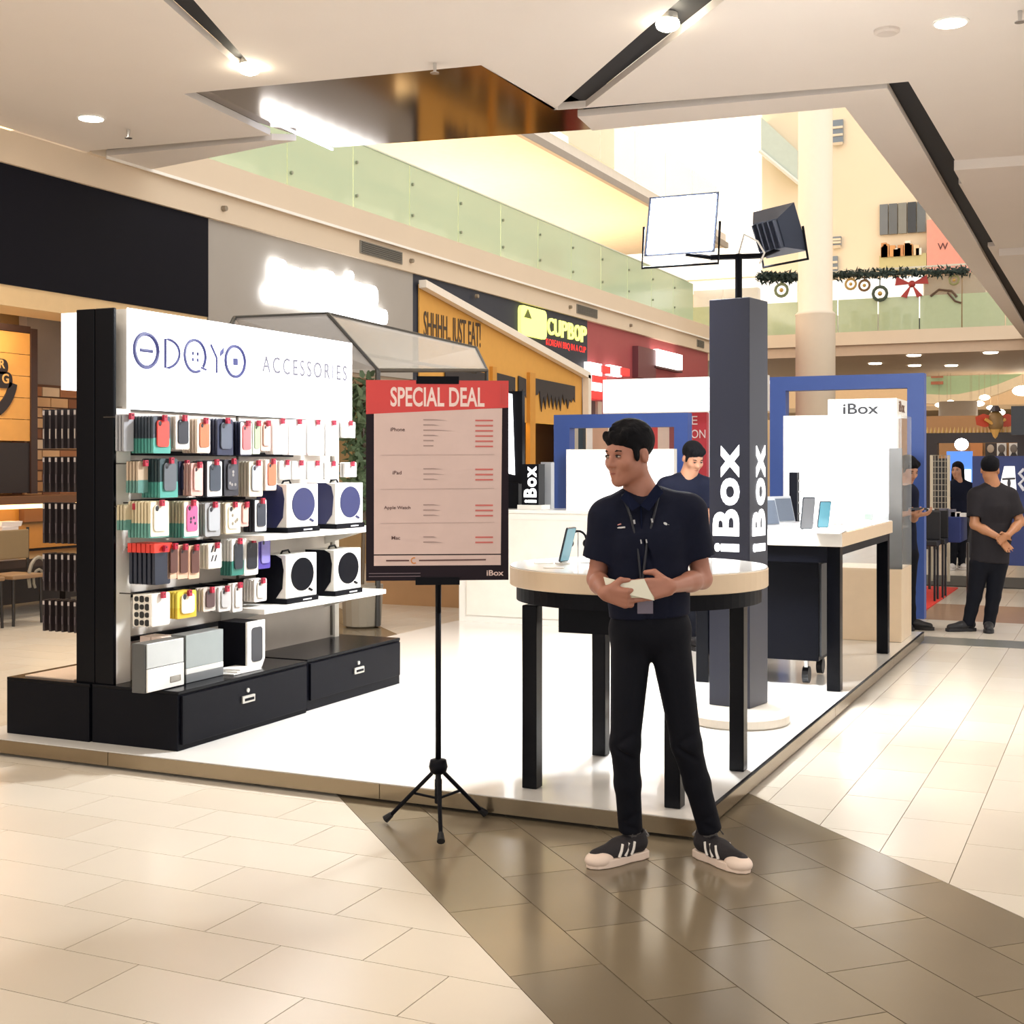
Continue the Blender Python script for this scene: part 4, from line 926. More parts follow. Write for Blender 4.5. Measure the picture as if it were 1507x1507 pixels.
y4, y5 = yx(364, -4.40), yx(390, -4.40)
bx_ = thing('boxed_accessory', 'tall white box with a dark window and black side on the cabinet', 'box', (-4.5, y4, TOP))
P = [(-4.40, y4, TOP+.001), (-4.40, y5-.03, TOP+.001), (-4.40, y5, TOP+.05), (-4.40, y5, TOP+.265), (-4.40, y4, TOP+.265)]
MB().prism(P, (-.012, 0, 0)).build('white_face', M_whitem, bx_)
MB().box(-4.60, -4.413, y4, y5-.01, TOP+.001, TOP+.262).build('black_body', M_blkm, bx_, bevel=.003)
MB().rbox((-4.40, (y4+y5)/2+.005, TOP+.135), UY, UZ, UX, (y5-y4)*.6, .19, .004, .02, 3).build('dark_window', c_('#34353a'), bx_)
for k in range(3):
    xx = -4.49+.0*k; z = TOP+.001+.008*k; c = PX(348, 990, -4.43)
    tag(MB().prism([(xx, c.y-.14+.02*k, z), (xx+.13, c.y-.12+.03*k, z), (xx+.14, c.y+.12, z), (xx+.01, c.y+.12-.02*k, z)], (0, 0, .007)).build('flyer_stack', c_('#e4e1dc', .5)), ['lowest flyer bundle lying on the black cabinet', 'middle flyer bundle lying on the black cabinet', 'top flyer bundle lying on the black cabinet'][k], 'papers')
# ---- poster stand
Dp_ = 5.53
rt, fw = Vector((CT, ST, 0)), Vector((-ST, CT, 0))
ang = math.radians(5)
u = rt*math.cos(ang)+fw*math.sin(ang); n_ = Vector((u.y, -u.x, 0)); cP = PD(644, 707, Dp_)
ps = thing('poster_stand', 'black tripod poster stand with a red SPECIAL DEAL price board', 'sign stand', (PD(645, 1230, Dp_).x, PD(645, 1230, Dp_).y, 0))
Wd, Hd = .594, .835
O = cP-u*Wd/2-Vector((0, 0, Hd/2)); zb0 = O.z
M_maroon = mat('dark_print', '#21171f', .45, spec=.15)
def pq(a, b, d=0): return O+u*(a*Wd)+Vector((0, 0, b*Hd))+n_*d
bd = MB().fbox(pq(0, 0, 0), u, UZ, -n_, Wd, Hd, .008).build('board', M_maroon, ps)
def pr4(pts, d, m, nm, par=bd): return MB().prism([pq(a, b, d) for a, b in pts], n_*.0012).build(nm, m, par)
pr4([(0, .83), (1, .845+.02), (1, 1), (0, 1)], .0006, mat('poster_red', '#d23a35', .35), 'red_band')
pr4([(.055, .132), (.945, .132), (.955, .862), (.055, .838)], .0004, mat('poster_paper', '#d8beb6', .4), 'paper')
pr4([(.055, .075), (.945, .075), (.945, .126), (.055, .126)], .0004, MATS['poster_paper'], 'paper_strip')
p_ = pq(.17, .868, .002); text('SPECIAL DEAL', Wd*.66, Hd*.098, p_, u, UZ, mat('poster_cream', '#f3d9d2', .4), parent=bd, ext=.001, bold=.022)
for k in range(4): pr4([(.94+.013*k, .885-.004*k), (.945+.013*k, .885), (.945+.013*k, .985), (.94+.013*k, .985)], .002, c_('#c94a44'), 'red_line')
ink = c_('#5b3a36'); grey = c_('#a88f88'); redi = c_('#cc6a62')
for s_, a, b, w in (('iPhone', .17, .745, .1), ('iPad', .185, .53, .062), ('Apple Watch', .125, .352, .185), ('Mac', .178, .205, .06)):
    text(s_, w*Wd, .018*Hd*(1.15 if s_ == 'Apple Watch' else 1), pq(a, b, .002), u, UZ, ink, parent=bd, ext=.0008, bold=.012)
for yb_, n in ((.80, 6), (.555, 3), (.375, 3), (.215, 2)):
    for k in range(n):
        b = yb_-.026*k
        pr4([(.4, b), (.4+random.uniform(.07, .2), b), (.4+.07, b+.006), (.4, b+.006)], .002, grey, 'price_name')
        pr4([(.765, b-.004), (.765+.125, b-.004), (.765+.125, b+.004), (.765, b+.004)], .002, redi, 'price_figure')
for b in (.625, .455, .285): pr4([(.1, b), (.9, b+.004), (.9, b+.006), (.1, b+.002)], .002, c_('#bda39b'), 'divider')
pr4([(.14, .097), (.3, .097), (.3, .104), (.14, .104)], .002, ink, 'footer_line'); pr4([(.37, .097), (.84, .099), (.84, .106), (.37, .104)], .002, ink, 'footer_line')
c = pq(.335, .1, .002); MB().tube([c+u*(.012*math.cos(t))+Vector((0, 0, .012*math.sin(t))) for t in [i*.6 for i in range(2, 10)]], .0025, 5).build('orange_mark', c_('#d98a3a'), bd)
for b in (.035, .02): pr4([(.02, b), (.38, b), (.38, b+.004), (.02, b+.004)], .002, c_('#6b5a62'), 'footer_text')
text('iBox', .12*Wd, .028*Hd, pq(.845, .022, .002), u, UZ, c_('#d9bfb8'), parent=bd, ext=.0008, bold=.02)
for z, w in ((1.0, .3), (0.0, .31)):
    MB().fbox(pq(.5-w/2, z-.018 if z else -.022, .004), u, UZ, -n_, Wd*w, .032, .03).build('clamp', M_blkm, ps)
pc = PD(645, 1100, Dp_+.045); bx, by = pc.x, pc.y
MB().tube([(bx, by, .2), (bx, by, .9)], .0125, 10).build('pole', M_blkm, ps, smooth=True)
MB().tube([(bx, by, .9), (bx, by, 1.02), (bx, by, 1.06), (bx, by, 1.86)], [.0125, .013, .024, .012], 12).build('upper_pole', M_blkm, ps, smooth=True)
hubz = PD(645, 1125, Dp_).z
MB().lathe((bx, by, hubz-.02), [(.02, -.03), (.034, -.02), (.04, 0), (.034, .03), (.018, .035)], 16).build('hub', M_blkm, ps, smooth=True)
feet = [Pz(567, 1212), Pz(649, 1245), Pz(714, 1203)]
for f in feet:
    f = Vector((f.x, f.y, .012)); h = Vector((bx, by, hubz-.02)); d = (f-h); st_ = h+d*.12
    lgp = MB().tube([st_, h+d*.9], .009, 8).build('leg', M_blkm, ps)
    MB().tube([h+d*.88, f+Vector((0, 0, .006))], [.012, .017], 10).build('rubber_foot', c_('#101014', .7), lgp)
    MB().tube([h+d*.48, Vector((bx, by, .13))+d*.04], .006, 6).build('brace', M_blkm, ps)
MB().tube([(bx, by, .2), (bx, by, .10)], .016, 10).build('brace_collar', M_blkm, ps)
# ---- round table
TC = PD(939, 800, 6.07); tx, ty = TC.x, TC.y; R = .587
rtb = thing('round_table', 'round white display table on square black legs', 'table', (tx, ty, ZP))
M_rim = mat('table_rim', '#ddc6a8', .4, var=.03)
MB().lathe((tx, ty, 0), [(R-.004, .978), (R, .982), (R, 1.058), (R-.004, 1.062)], 72).build('table_rim', M_rim, rtb, smooth=False)
MB().lathe((tx, ty, 0), [(R-.003, 1.0605), (R-.003, 1.066)], 72).build('table_top', M_white, rtb)
MB().lathe((tx, ty, 0), [(R-.03, .91), (R-.03, .977)], 72).build('apron', M_blkm, rtb)
for px, py in ((768, 1160), (1000, 1193), (1092, 1133), (880, 1108)):
    p = Pz(px, py, ZP); p = Vector((tx, ty, 0))+(Vector((p.x, p.y, 0))-Vector((tx, ty, 0))).normalized()*.515
    MB().box(p.x-.035, p.x+.035, p.y-.035, p.y+.035, ZP+.001, .9).build('leg', M_blk, rtb, bevel=.004)
a = PD(822, 900, 5.8); MB().box(a.x, a.x+.34, a.y, a.y+.3, .79, .9).build('drawer_box', M_blkm, rtb)
p = Pz(787, 1150, ZP)
cw = MB()
for k in range(5):
    t = random.random()*6; cw.tube([p+Vector((0, 0, .01)), p+Vector((.03*math.cos(t), .03*math.sin(t), .02+.03*random.random())), p+Vector((.05*math.cos(t), .05*math.sin(t), .01))], .004, 5)
tag(cw.build('cable_knot', M_blkm), 'black cable knot at the foot of the left front table leg', 'cable')
ZT = 1.066
def phone(lab, c, yaw, tilt, w, h, scr, stand=True, z=ZT):
    o = thing('display_phone', lab, 'phone', (c.x, c.y, z), 'display phones')
    up = Vector((math.sin(tilt)*-math.sin(yaw), math.sin(tilt)*math.cos(yaw), math.cos(tilt))); uu = Vector((math.cos(yaw), math.sin(yaw), 0)); nn = uu.cross(up)
    b = Vector((c.x, c.y, z+.012)); ctr = b+up*h/2
    MB().rbox(ctr, uu, up, nn, w, h, .008, w*.12, 3).build('body', c_('#2a3138', .25), o)
    MB().rbox(ctr+nn*.008, uu, up, nn, w*.92, h*.93, .001, w*.08, 3).build('screen', scr, o)
    MB().lathe((b.x, b.y, z+.0005), [(.035, 0), (.035, .008), (.02, .012)], 16).build('stand', M_whitem, o)
    return o
M_scr = mat('teal_screen', '#4c7f8e', .2, emit=.25)
phone('teal-screened phone tilted on a stand on the round table', PD(828, 826, 6.1), TH+1.1, -.25, .1, .165, M_scr)
for k, (px, py) in enumerate(((800, 829), (815, 836), (868, 828))):
    p = Pz(px, py, ZT)
    tag(MB().rbox((p.x, p.y, ZT+.0005), rt, fw, UZ, .09, .05, .003, .01, 3).build('price_card', c_(('#e9dfcf', '#d8cbb6', '#bdbab6')[k], .4)), ['cream price card lying on the round table, left one', 'cream price card lying on the round table beside the phone', 'grey price card lying on the round table behind the man'][k], 'card')
c = PD(851, 800, 6.5); c.z = 0
hp = thing('headphones', 'black headphones on a small stand on the round table', 'headphones', (c.x, c.y, ZT))
zc_ = PD(851, 795, 6.5).z
MB().tube([Vector((c.x, c.y, zc_))+rt*(.04*math.cos(t))+Vector((0, 0, .045*math.sin(t))) for t in [-.5+i*.37 for i in range(12)]], .006, 6).build('headband', M_blkm, hp)
for s_ in (-1, 1): MB().ball(Vector((c.x, c.y, zc_-.015))+rt*(.037*s_), (.015, .02, .02), 10, 8).build('ear_cup', M_blkm, hp)
MB().tube([(c.x, c.y, ZT), (c.x, c.y, zc_+.04)], .004, 6).build('stand', M_chrome, hp)
# ---- pillar with lettering and floodlights
pb = PD(1086, 1050, 7.43); bxp, byp = pb.x, pb.y
pl = thing('sign_pillar', 'tall square black pillar with white lettering on a round white foot', 'pillar', (bxp, byp, ZP))
MB().lathe((bxp, byp, ZP), [(.275, .001), (.285, .01), (.285, .05), (.262, .075), (.24, .082)], 48).build('foot', mat('foot_white', '#e9e0d2', .4), pl)
ph = math.radians(-10); e1 = Vector((math.cos(ph), math.sin(ph), 0)); e2 = Vector((-math.sin(ph), math.cos(ph), 0)); wP = .247
pcx = PD(1087, 700, 7.52); PC = Vector((pcx.x, pcx.y, 0)); zt = 2.455
M_pil = mat('pillar_vinyl', '#181c30', .35, var=.05)
c0 = PC-e1*wP/2-e2*wP/2
MB().fbox(c0+Vector((0, 0, ZP+.083)), e1, e2, UZ, wP, wP, zt-ZP-.083).build('shaft', M_pil, pl, bevel=.004)
M_ibox = mat('lettering_glow', '#ffffff', .4, emit=1.5)
def vtext(s, o, up, rdir, L, w, par, m, ext=.004, bold=.032):
    return text(s, L, w, o, up, rdir, m, parent=par, ext=ext, bold=bold, space=1.16)
# vertical lettering reads upwards: baseline runs along the right side of each face
z0, z1 = 1.035, 1.635
vtext('iBox', c0+e1*(wP*.76)-e2*.001+Vector((0, 0, z0)), UZ, -e1, z1-z0, wP*.66, pl, M_ibox)
cR = c0+e1*wP
vtext('iBox', cR+e2*(wP*.82)+e1*.001+Vector((0, 0, z0)), UZ, -e2, z1-z0, wP*.68, pl, M_ibox)
MB().tube([PC+Vector((0, 0, zt)), PC+Vector((0, 0, 2.72))], .02, 10).build('mast', M_blkm, pl)
cb = MB().tube([PC-rt*.16+Vector((0, 0, 2.70)), PC+rt*.14+Vector((0, 0, 2.71))], .016, 8).build('cross_bar', M_blkm, pl)
def flood(lab, c, nrm, w, h):
    nrm = Vector(nrm).normalized(); uu = Vector((0, 0, 1)).cross(nrm).normalized(); vv = nrm.cross(uu)
    o = thing('floodlight', lab, 'floodlight', c, 'pillar floodlights')
    P = lambda a, b, d: c+uu*a*w+vv*b*h+nrm*d
    fr = [P(-.5, -.5, 0), P(.5, -.5, 0), P(.5, .5, 0), P(-.5, .5, 0)]; bk = [P(-.3, -.3, -.09), P(.3, -.3, -.09), P(.3, .3, -.09), P(-.3, .3, -.09)]
    MB().add(fr+bk, [(0, 1, 2, 3), (7, 6, 5, 4), (0, 4, 5, 1), (1, 5, 6, 2), (2, 6, 7, 3), (3, 7, 4, 0)]).build('housing', c_('#3c4456', .4, metal=.3), o)
    MB().fbox(P(-.46, -.46, .001), uu, vv, nrm, w*.92, h*.92, .004).build('lens', mat('flood_glow', '#ffffff', .4, emit=60), o)
    for k in range(5): MB().fbox(P(-.28+.13*k, -.28, -.115), uu, vv, nrm, .008, h*.56, .03).build('fin', c_('#4a5162', .4, metal=.3), o)
    MB().tube([P(-.54, 0, 0), P(-.54, -.65, -.03), P(.54, -.65, -.03), P(.54, 0, 0)], .008, 6).build('bracket', M_blkm, o)
    return o
cA = PD(1003, 330, 7.3); cB = PD(1148, 340, 7.55)
flood('floodlight glaring to the left on top of the pillar', cA, -rt*.35-fw*.8+Vector((0, 0, .25)), .40, .36)
flood('floodlight turned away to the right on top of the pillar', cB, rt*.75+fw*.45+Vector((0, 0, .35)), .34, .28)
MB().tube([PC+Vector((0, 0, 2.72)), PD(1095, 345, 7.5), PD(1115, 355, 7.45), PD(1125, 372, 7.45), PD(1118, 388, 7.45)], .006, 6).build('white_cable', M_whitem, pl)
MB().tube([PC-rt*.16+Vector((0, 0, 2.70)), PC-rt*.3+Vector((0, 0, 2.72))], .012, 6).build('arm', M_blkm, pl)
MB().tube([PC+rt*.14+Vector((0, 0, 2.71)), PC+rt*.26+Vector((0, 0, 2.76))], .012, 6).build('arm', M_blkm, pl)
# ---- white rear counter
rc_ = thing('rear_counter', 'long plain white counter at the rear of the booth', 'counter', (-4.3, 11.1, ZP))
MB().box(-5.58, -2.95, 10.9, 11.4, ZP, 1.09).build('body', M_whitem, rc_)
MB().box(-5.6, -2.93, 10.88, 11.42, 1.09, 1.12).build('counter_top', M_white, rc_, bevel=.004)
for a, b in ((-5.5, -4.3), (-4.26, -3.05)): MB().box(a, b, 10.885, 10.9, ZP+.06, 1.03).build('front_panel', mat('panel_white', '#efe9df', .4), rc_, bevel=.003)
# little tower
a = PY(769, 743, 11.05); b = PY(794, 683, 11.05)
tw = thing('sign_tower', 'small black tower sign with white lettering on the rear counter', 'sign', ((a.x+b.x)/2, 11.1, 1.12))
MB().box(a.x-.03, b.x+.04, 11.0, 11.2, 1.1205, 1.16).build('foot', M_whitem, tw)
MB().box(a.x, b.x, 11.03, 11.17, 1.16, b.z).build('shaft', M_blkm, tw)
vtext('iBox', Vector((b.x-.02, 11.029, 1.18)), UZ, (-1, 0, 0), b.z-1.2, (b.x-a.x)*.74, tw, M_ibox)
a = PY(797, 745, 11.3); b = PY(812, 680, 11.3)
tag(MB().box(a.x, b.x, 11.28, 11.36, 1.1205, b.z).build('stacked_boxes', c_('#a6a9ae', .4)), 'tall grey carton beside the small tower sign', 'box')
a = PY(743, 700, 11.2); b = PY(766, 575, 11.2)
mo = thing('tilted_display', 'upright lit display in a black frame just right of the poster', 'display', (a.x, 11.2, 1.12))
MB().box(a.x, b.x, 11.24, 11.3, 1.35, b.z).build('frame', M_blkm, mo)
MB().prism([PY(741, 695, 11.22), PY(757, 699, 11.22), PY(753, 580, 11.22), PY(745, 578, 11.22)], (0, .015, 0)).build('lit_face', M_lite, mo)
MB().box(a.x+.02, b.x-.03, 11.22, 11.32, 1.1205, 1.36).build('stand', M_blkm, mo)
# ---- blue portals
M_blue = mat('royal_blue', '#35549f', .45, var=.04)
def portal(lab, x0, x1, yt, xi0, xi1, yi, Y, depth, base=0):
    a, b = PY(x0, yt, Y), PY(x1, yt, Y); i, j = PY(xi0, yi, Y), PY(xi1, yi, Y); zt = (a.z+b.z)/2; zi = (i.z+j.z)/2
    o = thing('blue_portal', lab, 'portal', ((a.x+b.x)/2, Y, base), 'blue portals')
    MB().box(a.x, i.x, Y, Y+depth, base, zi).build('leg', M_blue, o)
    MB().box(j.x, b.x, Y, Y+depth, base, zi).build('leg', M_blue, o)
    MB().box(a.x, b.x, Y, Y+depth, zi, zt).build('lintel', M_blue, o)
    return o, a, b, i, j
portal('large royal blue portal frame at the right rear of the booth', 1133, 1360, 552, 1156, 1335, 573, 13.6, .16)
po, a, b, i, j = portal('lower royal blue portal frame behind the rear counter', 815, 1012, 609, 838, 992, 629, 12.3, .14)
def lbox(name, lab, x0, y0, x1, y1, Y, m, th=.08, legs=True, zb=0):
    a, b = PY(x0, y1, Y), PY(x1, y0, Y)
    o = thing(name, lab, 'light box', ((a.x+b.x)/2, Y, zb))
    MB().box(a.x, b.x, Y, Y+th, a.z, b.z).build('light_face', m, o)
    MB().box(a.x-.01, b.x+.01, Y+.01, Y+th+.02, a.z-.015, b.z+.01).build('casing', M_whitem, o)
    if legs:
        for x in (a.x+.05, b.x-.09): MB().box(x, x+.04, Y+.02, Y+.06, zb, a.z-.015).build('leg', M_whitem, o)
    return o
lbox('light_box', 'white lit panel inside the lower blue portal', 834, 662, 990, 752, 12.0, M_lite2)
lbox('light_box', 'blank glaring light box above the lower blue portal', 888, 553, 1128, 607, 14.2, M_lite)
lbox('light_box', 'tall white lit panel behind the showcase', 1154, 611, 1318, 790, 11.66, M_lite, zb=ZP)
for k, (x0, x1, cl) in enumerate(((838, 851, '#c2b8a8'), (851, 858, '#33414a'), (863, 872, '#efe9e2'), (872, 905, '#d2a98f'), (960, 968, '#c94848'), (968, 985, '#d9c3b4'), (985, 992, '#8d4a4a'))):
    a, b = PY(x0, 668, 15.5), PY(x1, 626, 15.5)
    tag(MB().box(a.x, b.x, 15.5, 15.6, 0, b.z).build('roll_up_banner', c_(cl)), ['grey', 'slate', 'white', 'tan', 'red', 'beige', 'dark red'][k]+' roll-up banner seen through the lower blue portal', 'banner', 'roll-up banners')
a, b = PX(1018, 640, -7), PX(1034, 610, -7)
o = thing('red_sign', 'red sign with white letters between portal and pillar', 'sign', (a.x, a.y, 0))
a, b = PY(1014, 650, 15), PY(1040, 607, 15)
MB().box(a.x, b.x, 15, 15.1, 0, b.z).build('panel', c_('#c23642', .4), o)
text('ON', (b.x-a.x)*.8, .1, (a.x+.03, 14.995, b.z-.3), UX, UZ, c_('#f2dede'), parent=o)
text('E', (b.x-a.x)*.35, .1, (a.x+.03, 14.995, b.z-.14), UX, UZ, c_('#f2dede'), parent=o)
# ---- right display counter
ct = thing('display_counter', 'white topped display counter on square black legs at the right', 'table', (-2.1, 9.4, ZP))
xa, xb, ya, yb = -2.6, -1.615, 8.46, 10.44; zT = 1.1
MB().box(xa, xb, ya, yb, zT-.095, zT-.006).build('table_rim', M_rim, ct, bevel=.003)
MB().box(xa-.001, xb-.004, ya-.003, yb, zT-.094, zT).build('table_top', M_white, ct, bevel=.003)
for x in (xa+.02, xb-.105):
    for y in (ya+.02, yb-.1): MB().box(x, x+.085, y, y+.085, ZP+.001, zT-.095).build('leg', M_blk, ct, bevel=.004)
MB().box(xb-.1, xb-.02, ya+.1, yb-.1, zT-.15, zT-.095).build('apron', M_blkm, ct)
MB().box(xa+.1, xb-.1, ya+.03, ya+.1, zT-.2, zT-.095).build('apron', M_blkm, ct)
pd_ = thing('pedestal_cabinet', 'black rolling pedestal cabinet under the right counter', 'cabinet', (-2.1, 8.9, ZP))
MB().box(-2.5, -1.80, 8.62, 9.25, .25, .90).build('body', M_blkm, pd_, bevel=.004)
MB().box(-1.80, -1.785, 8.64, 9.23, .28, .88).build('side_panel', c_('#24262c', .4), pd_)
for x in (-2.4, -1.9):
    for y in (8.72, 9.16): MB().cone((x-.02, y, .146), (x+.02, y, .146), .055, .055, 14).build('caster', c_('#0e0f14', .5), pd_); MB().box(x-.012, x+.012, y-.02, y+.02, .18, .252).build('caster_fork', M_chrome, pd_)
for k, (px, py, yaw, w, h, ti) in enumerate(((1186, 782, .35, .09, .21, -.16), (1210, 778, .35, .085, .18, -.2))):
    phone(('large grey phone on a stand on the right counter, left one', 'teal-screened phone on a stand on the right counter, right one')[k], PD(px, py, (8.5, 8.7)[k]), TH+yaw, ti, w, h, (c_('#6e7074', .2), M_scr)[k], z=zT)
for k, (px, D) in enumerate(((1130, 9.0), (1154, 9.55))):
    c = PD(px, 770, D); yaw = TH+.7
    lp = thing('laptop', ('open silver laptop on the right counter, half behind the pillar', 'open silver laptop on the right counter, next to the phones')[k], 'laptop', (c.x, c.y, zT), 'laptops')
    uu = Vector((math.cos(yaw), math.sin(yaw), 0)); vv = Vector((-uu.y, uu.x, 0)); b = Vector((c.x, c.y, zT+.001))
    MB().fbox(b-uu*.13-vv*.18, uu, vv, UZ, .26, .18, .012).build('base', c_('#c6c8cb', .3, metal=.6), lp)
    up = (Vector((0, 0, 1))+vv*.25).normalized()
    MB().fbox(b-uu*.13+Vector((0, 0, .012)), uu, up, vv, .26, .19, .007).build('lid', c_('#b8bcc2', .3, metal=.6), lp)
    MB().fbox(b-uu*.12+Vector((0, 0, .02))-vv*.003, uu, up, vv, .24, .165, .004).build('screen', c_('#4a525e', .2), lp)
a, b = PY(1162, 768, 9.7), PY(1174, 695, 9.7)
bt = thing('slim_tower', 'slim black tower stand on the right counter', 'stand', (a.x, 9.7, zT))
MB().box(a.x, b.x, 9.68, 9.76, zT+.012, b.z).build('shaft', M_blkm, bt); MB().box(a.x-.03, b.x+.03, 9.65, 9.8, zT+.001, zT+.012).build('foot', M_blkm, bt)
for k in range(4): MB().box(b.x, b.x+.015, 9.7, 9.74, zT+.06+.08*k, zT+.075+.08*k).build('hook', M_chrome, bt)
p = [Pz(x, y, zT+.001) for x, y in ((1190, 785), (1236, 786), (1246, 781), (1212, 779))]
tag(MB().prism(p, (0, 0, .004)).build('counter_mat', c_('#b9b6b4', .4)), 'thin grey mat lying in front of the phones on the right counter', 'mat')
for k, (px, py) in enumerate(((1232, 772), (1255, 778), (1275, 772), (1290, 768))):
    p = Pz(px, py, zT)
    tag(MB().rbox((p.x, p.y, zT+.0005), UX, UY, UZ, .08, .05, .006, .01, 3).build('price_card', c_(('#8f8b88', '#d9d5cf', '#c9c4bd', '#e2ddd6')[k], .4)), ['dark grey card lying on the right counter behind the mat', 'pale card lying on the right counter, second from the mat', 'beige card lying on the right counter near its far end', 'white card lying on the far end of the right counter'][k], 'card', 'cards on the right counter')
# ---- glass showcase
M_cl = mat('clear_glass', '#eef3f3', .05, alpha=.16)
sa, sb = -2.2, -1.64; sy0, sy1 = 11.05, 11.6
scs = thing('glass_showcase', 'tall glass showcase with a white lettered header at the booth corner', 'showcase', ((sa+sb)/2, 11.3, ZP))
MB().box(sa, sb, sy0, sy1, ZP+.001, .68).build('plinth', mat('showcase_beige', '#e2ccae', .35), scs, bevel=.003)
MB().box(sa, sb, sy0, sy0+.012, .68, 1.93).build('pane', M_cl, scs); MB().box(sb-.012, sb, sy0+.012, sy1, .68, 1.93).build('pane', M_cl, scs); MB().box(sa, sa+.012, sy0+.012, sy1, .68, 1.93).build('pane', M_cl, scs)
MB().box(sb-.10, sb+.004, sy0-.004, sy0+.02, .68, 1.66).build('brushed_edge', mat('brushed_steel', '#8d8c8a', .3, metal=.8, var=.2, scale=3), scs)
MB().box(sa+.02, sb-.02, sy0+.05, sy1-.02, 1.0, 1.012).build('glass_shelf', M_cl, scs); MB().box(sa+.02, sb-.02, sy0+.05, sy1-.02, 1.36, 1.372).build('glass_shelf', M_cl, scs)
p, q = PY(1219, 614, sy0), PY(1320, 586, sy0)
hz0, hz1 = p.z, q.z
hh = MB().box(p.x, q.x, sy0-.005, sy1, hz0, hz1).build('header', M_whitem, scs)
MB().box(p.x, q.x, sy0-.012, sy0-.005, hz0, hz1).build('header_face', M_lite2, hh)
a, b = PY(1241, 610, sy0), PY(1294, 593, sy0)
text('iBox', b.x-a.x, b.z-a.z, (a.x, sy0-.013, a.z), UX, UZ, c_('#23242a'), parent=hh, ext=.003, bold=.02)
text('iBox', .3, .09, (q.x+.001, sy0+.1, hz0+.04), UY, UZ, c_('#7a5a48'), parent=hh, ext=.003, bold=.01)
for k in range(3): MB().box(sa+.1+.14*k, sa+.16+.14*k, sy0+.15, sy0+.2, 1.0125, 1.12).build('boxed_item', c_(('#e9eef0', '#b9d3c6', '#dfe3e6')[k]), scs)
# ================================================================== PEOPLE
def rotz(a):
    c, s = math.cos(a), math.sin(a); return np.array([[c, -s, 0], [s, c, 0], [0, 0, 1]])
def rotx(a):
    c, s = math.cos(a), math.sin(a); return np.array([[1, 0, 0], [0, c, -s], [0, s, c]])
def roty(a):
    c, s = math.cos(a), math.sin(a); return np.array([[c, 0, s], [0, 1, 0], [-s, 0, c]])
class SDF:
    """smooth union of tapered limbs and ellipsoids, meshed as one continuous surface"""
    def __init__(s): s.p = []
    def cone(s, a, b, ra, rb, k=.02, flat=None, fa=None, sq=None, op=1):   # flat: cut flat at b; fa: cut flat at a; sq=(dir,f): squash
        a, b = np.array(a, float), np.array(b, float); s.p.append(('c', a, b, ra, rb, k, flat, fa, sq, op)); return s
    def ell(s, c, r, k=.02, R=None, op=1):
        s.p.append(('e', np.array(c, float), np.array(r, float), R, k, op)); return s
    def bounds(s, q):
        if q[0] == 'c':
            r = max(q[3], q[4])*1.05; return np.minimum(q[1], q[2])-r, np.maximum(q[1], q[2])+r
        r = max(q[2]); return q[1]-r, q[1]+r
    def mesh(s, res):
        lo = np.min([s.bounds(q)[0] for q in s.p if q[-1] > 0], 0)-3*res; hi = np.max([s.bounds(q)[1] for q in s.p if q[-1] > 0], 0)+3*res
        n = np.ceil((hi-lo)/res).astype(int)+1
        Fd = np.full(n, .5, np.float32)
        ax = [lo[i]+res*np.arange(n[i]) for i in range(3)]
        for q in s.p:
            k = q[5] if q[0] == 'c' else q[4]
            b0, b1 = s.bounds(q); m = k+3*res
            i0 = np.maximum(np.floor((b0-m-lo)/res).astype(int), 0); i1 = np.minimum(np.ceil((b1+m-lo)/res).astype(int)+1, n)
            if (i1 <= i0).any(): continue
            sl = tuple(slice(i0[i], i1[i]) for i in range(3))
            P = np.stack(np.meshgrid(*[ax[i][i0[i]:i1[i]] for i in range(3)], indexing='ij'), -1)
            if q[0] == 'c':
                _, a, b, ra, rb, k, flat, fa, sq, op = q
                ba = b-a; L2 = ba@ba+1e-12; d = P-a
                h = np.clip((d@ba)/L2, 0, 1); w = d-h[..., None]*ba
                if sq is not None:
                    sd = np.array(sq[0], float); w = w+(w@sd)[..., None]*sd*(1/sq[1]-1)
                D = np.linalg.norm(w, axis=-1)-(ra+h*(rb-ra))
                if sq is not None: D = D*max(sq[1], .6)
                un = ba/math.sqrt(L2)
                if flat is not None: D = np.maximum(D, (P-b)@un-flat)
                if fa is not None: D = np.maximum(D, -((P-a)@un)-fa)
            else:
                _, c, r, R, k, op = q
                d = P-c
                if R is not None: d = d@R
                e = d/r; ln = np.linalg.norm(e, axis=-1); g = np.linalg.norm(e/r, axis=-1)+1e-9
                D = ln*(ln-1)/g
            A = Fd[sl]
            if op > 0:
                h = np.clip(.5+.5*(A-D)/k, 0, 1); A2 = A*(1-h)+D*h-k*h*(1-h)
                Fd[sl] = A2
            else:
                h = np.clip(.5-.5*(A+D)/k, 0, 1); Fd[sl] = A*(1-h)-D*h+k*h*(1-h)
        return nets(Fd, lo, res)
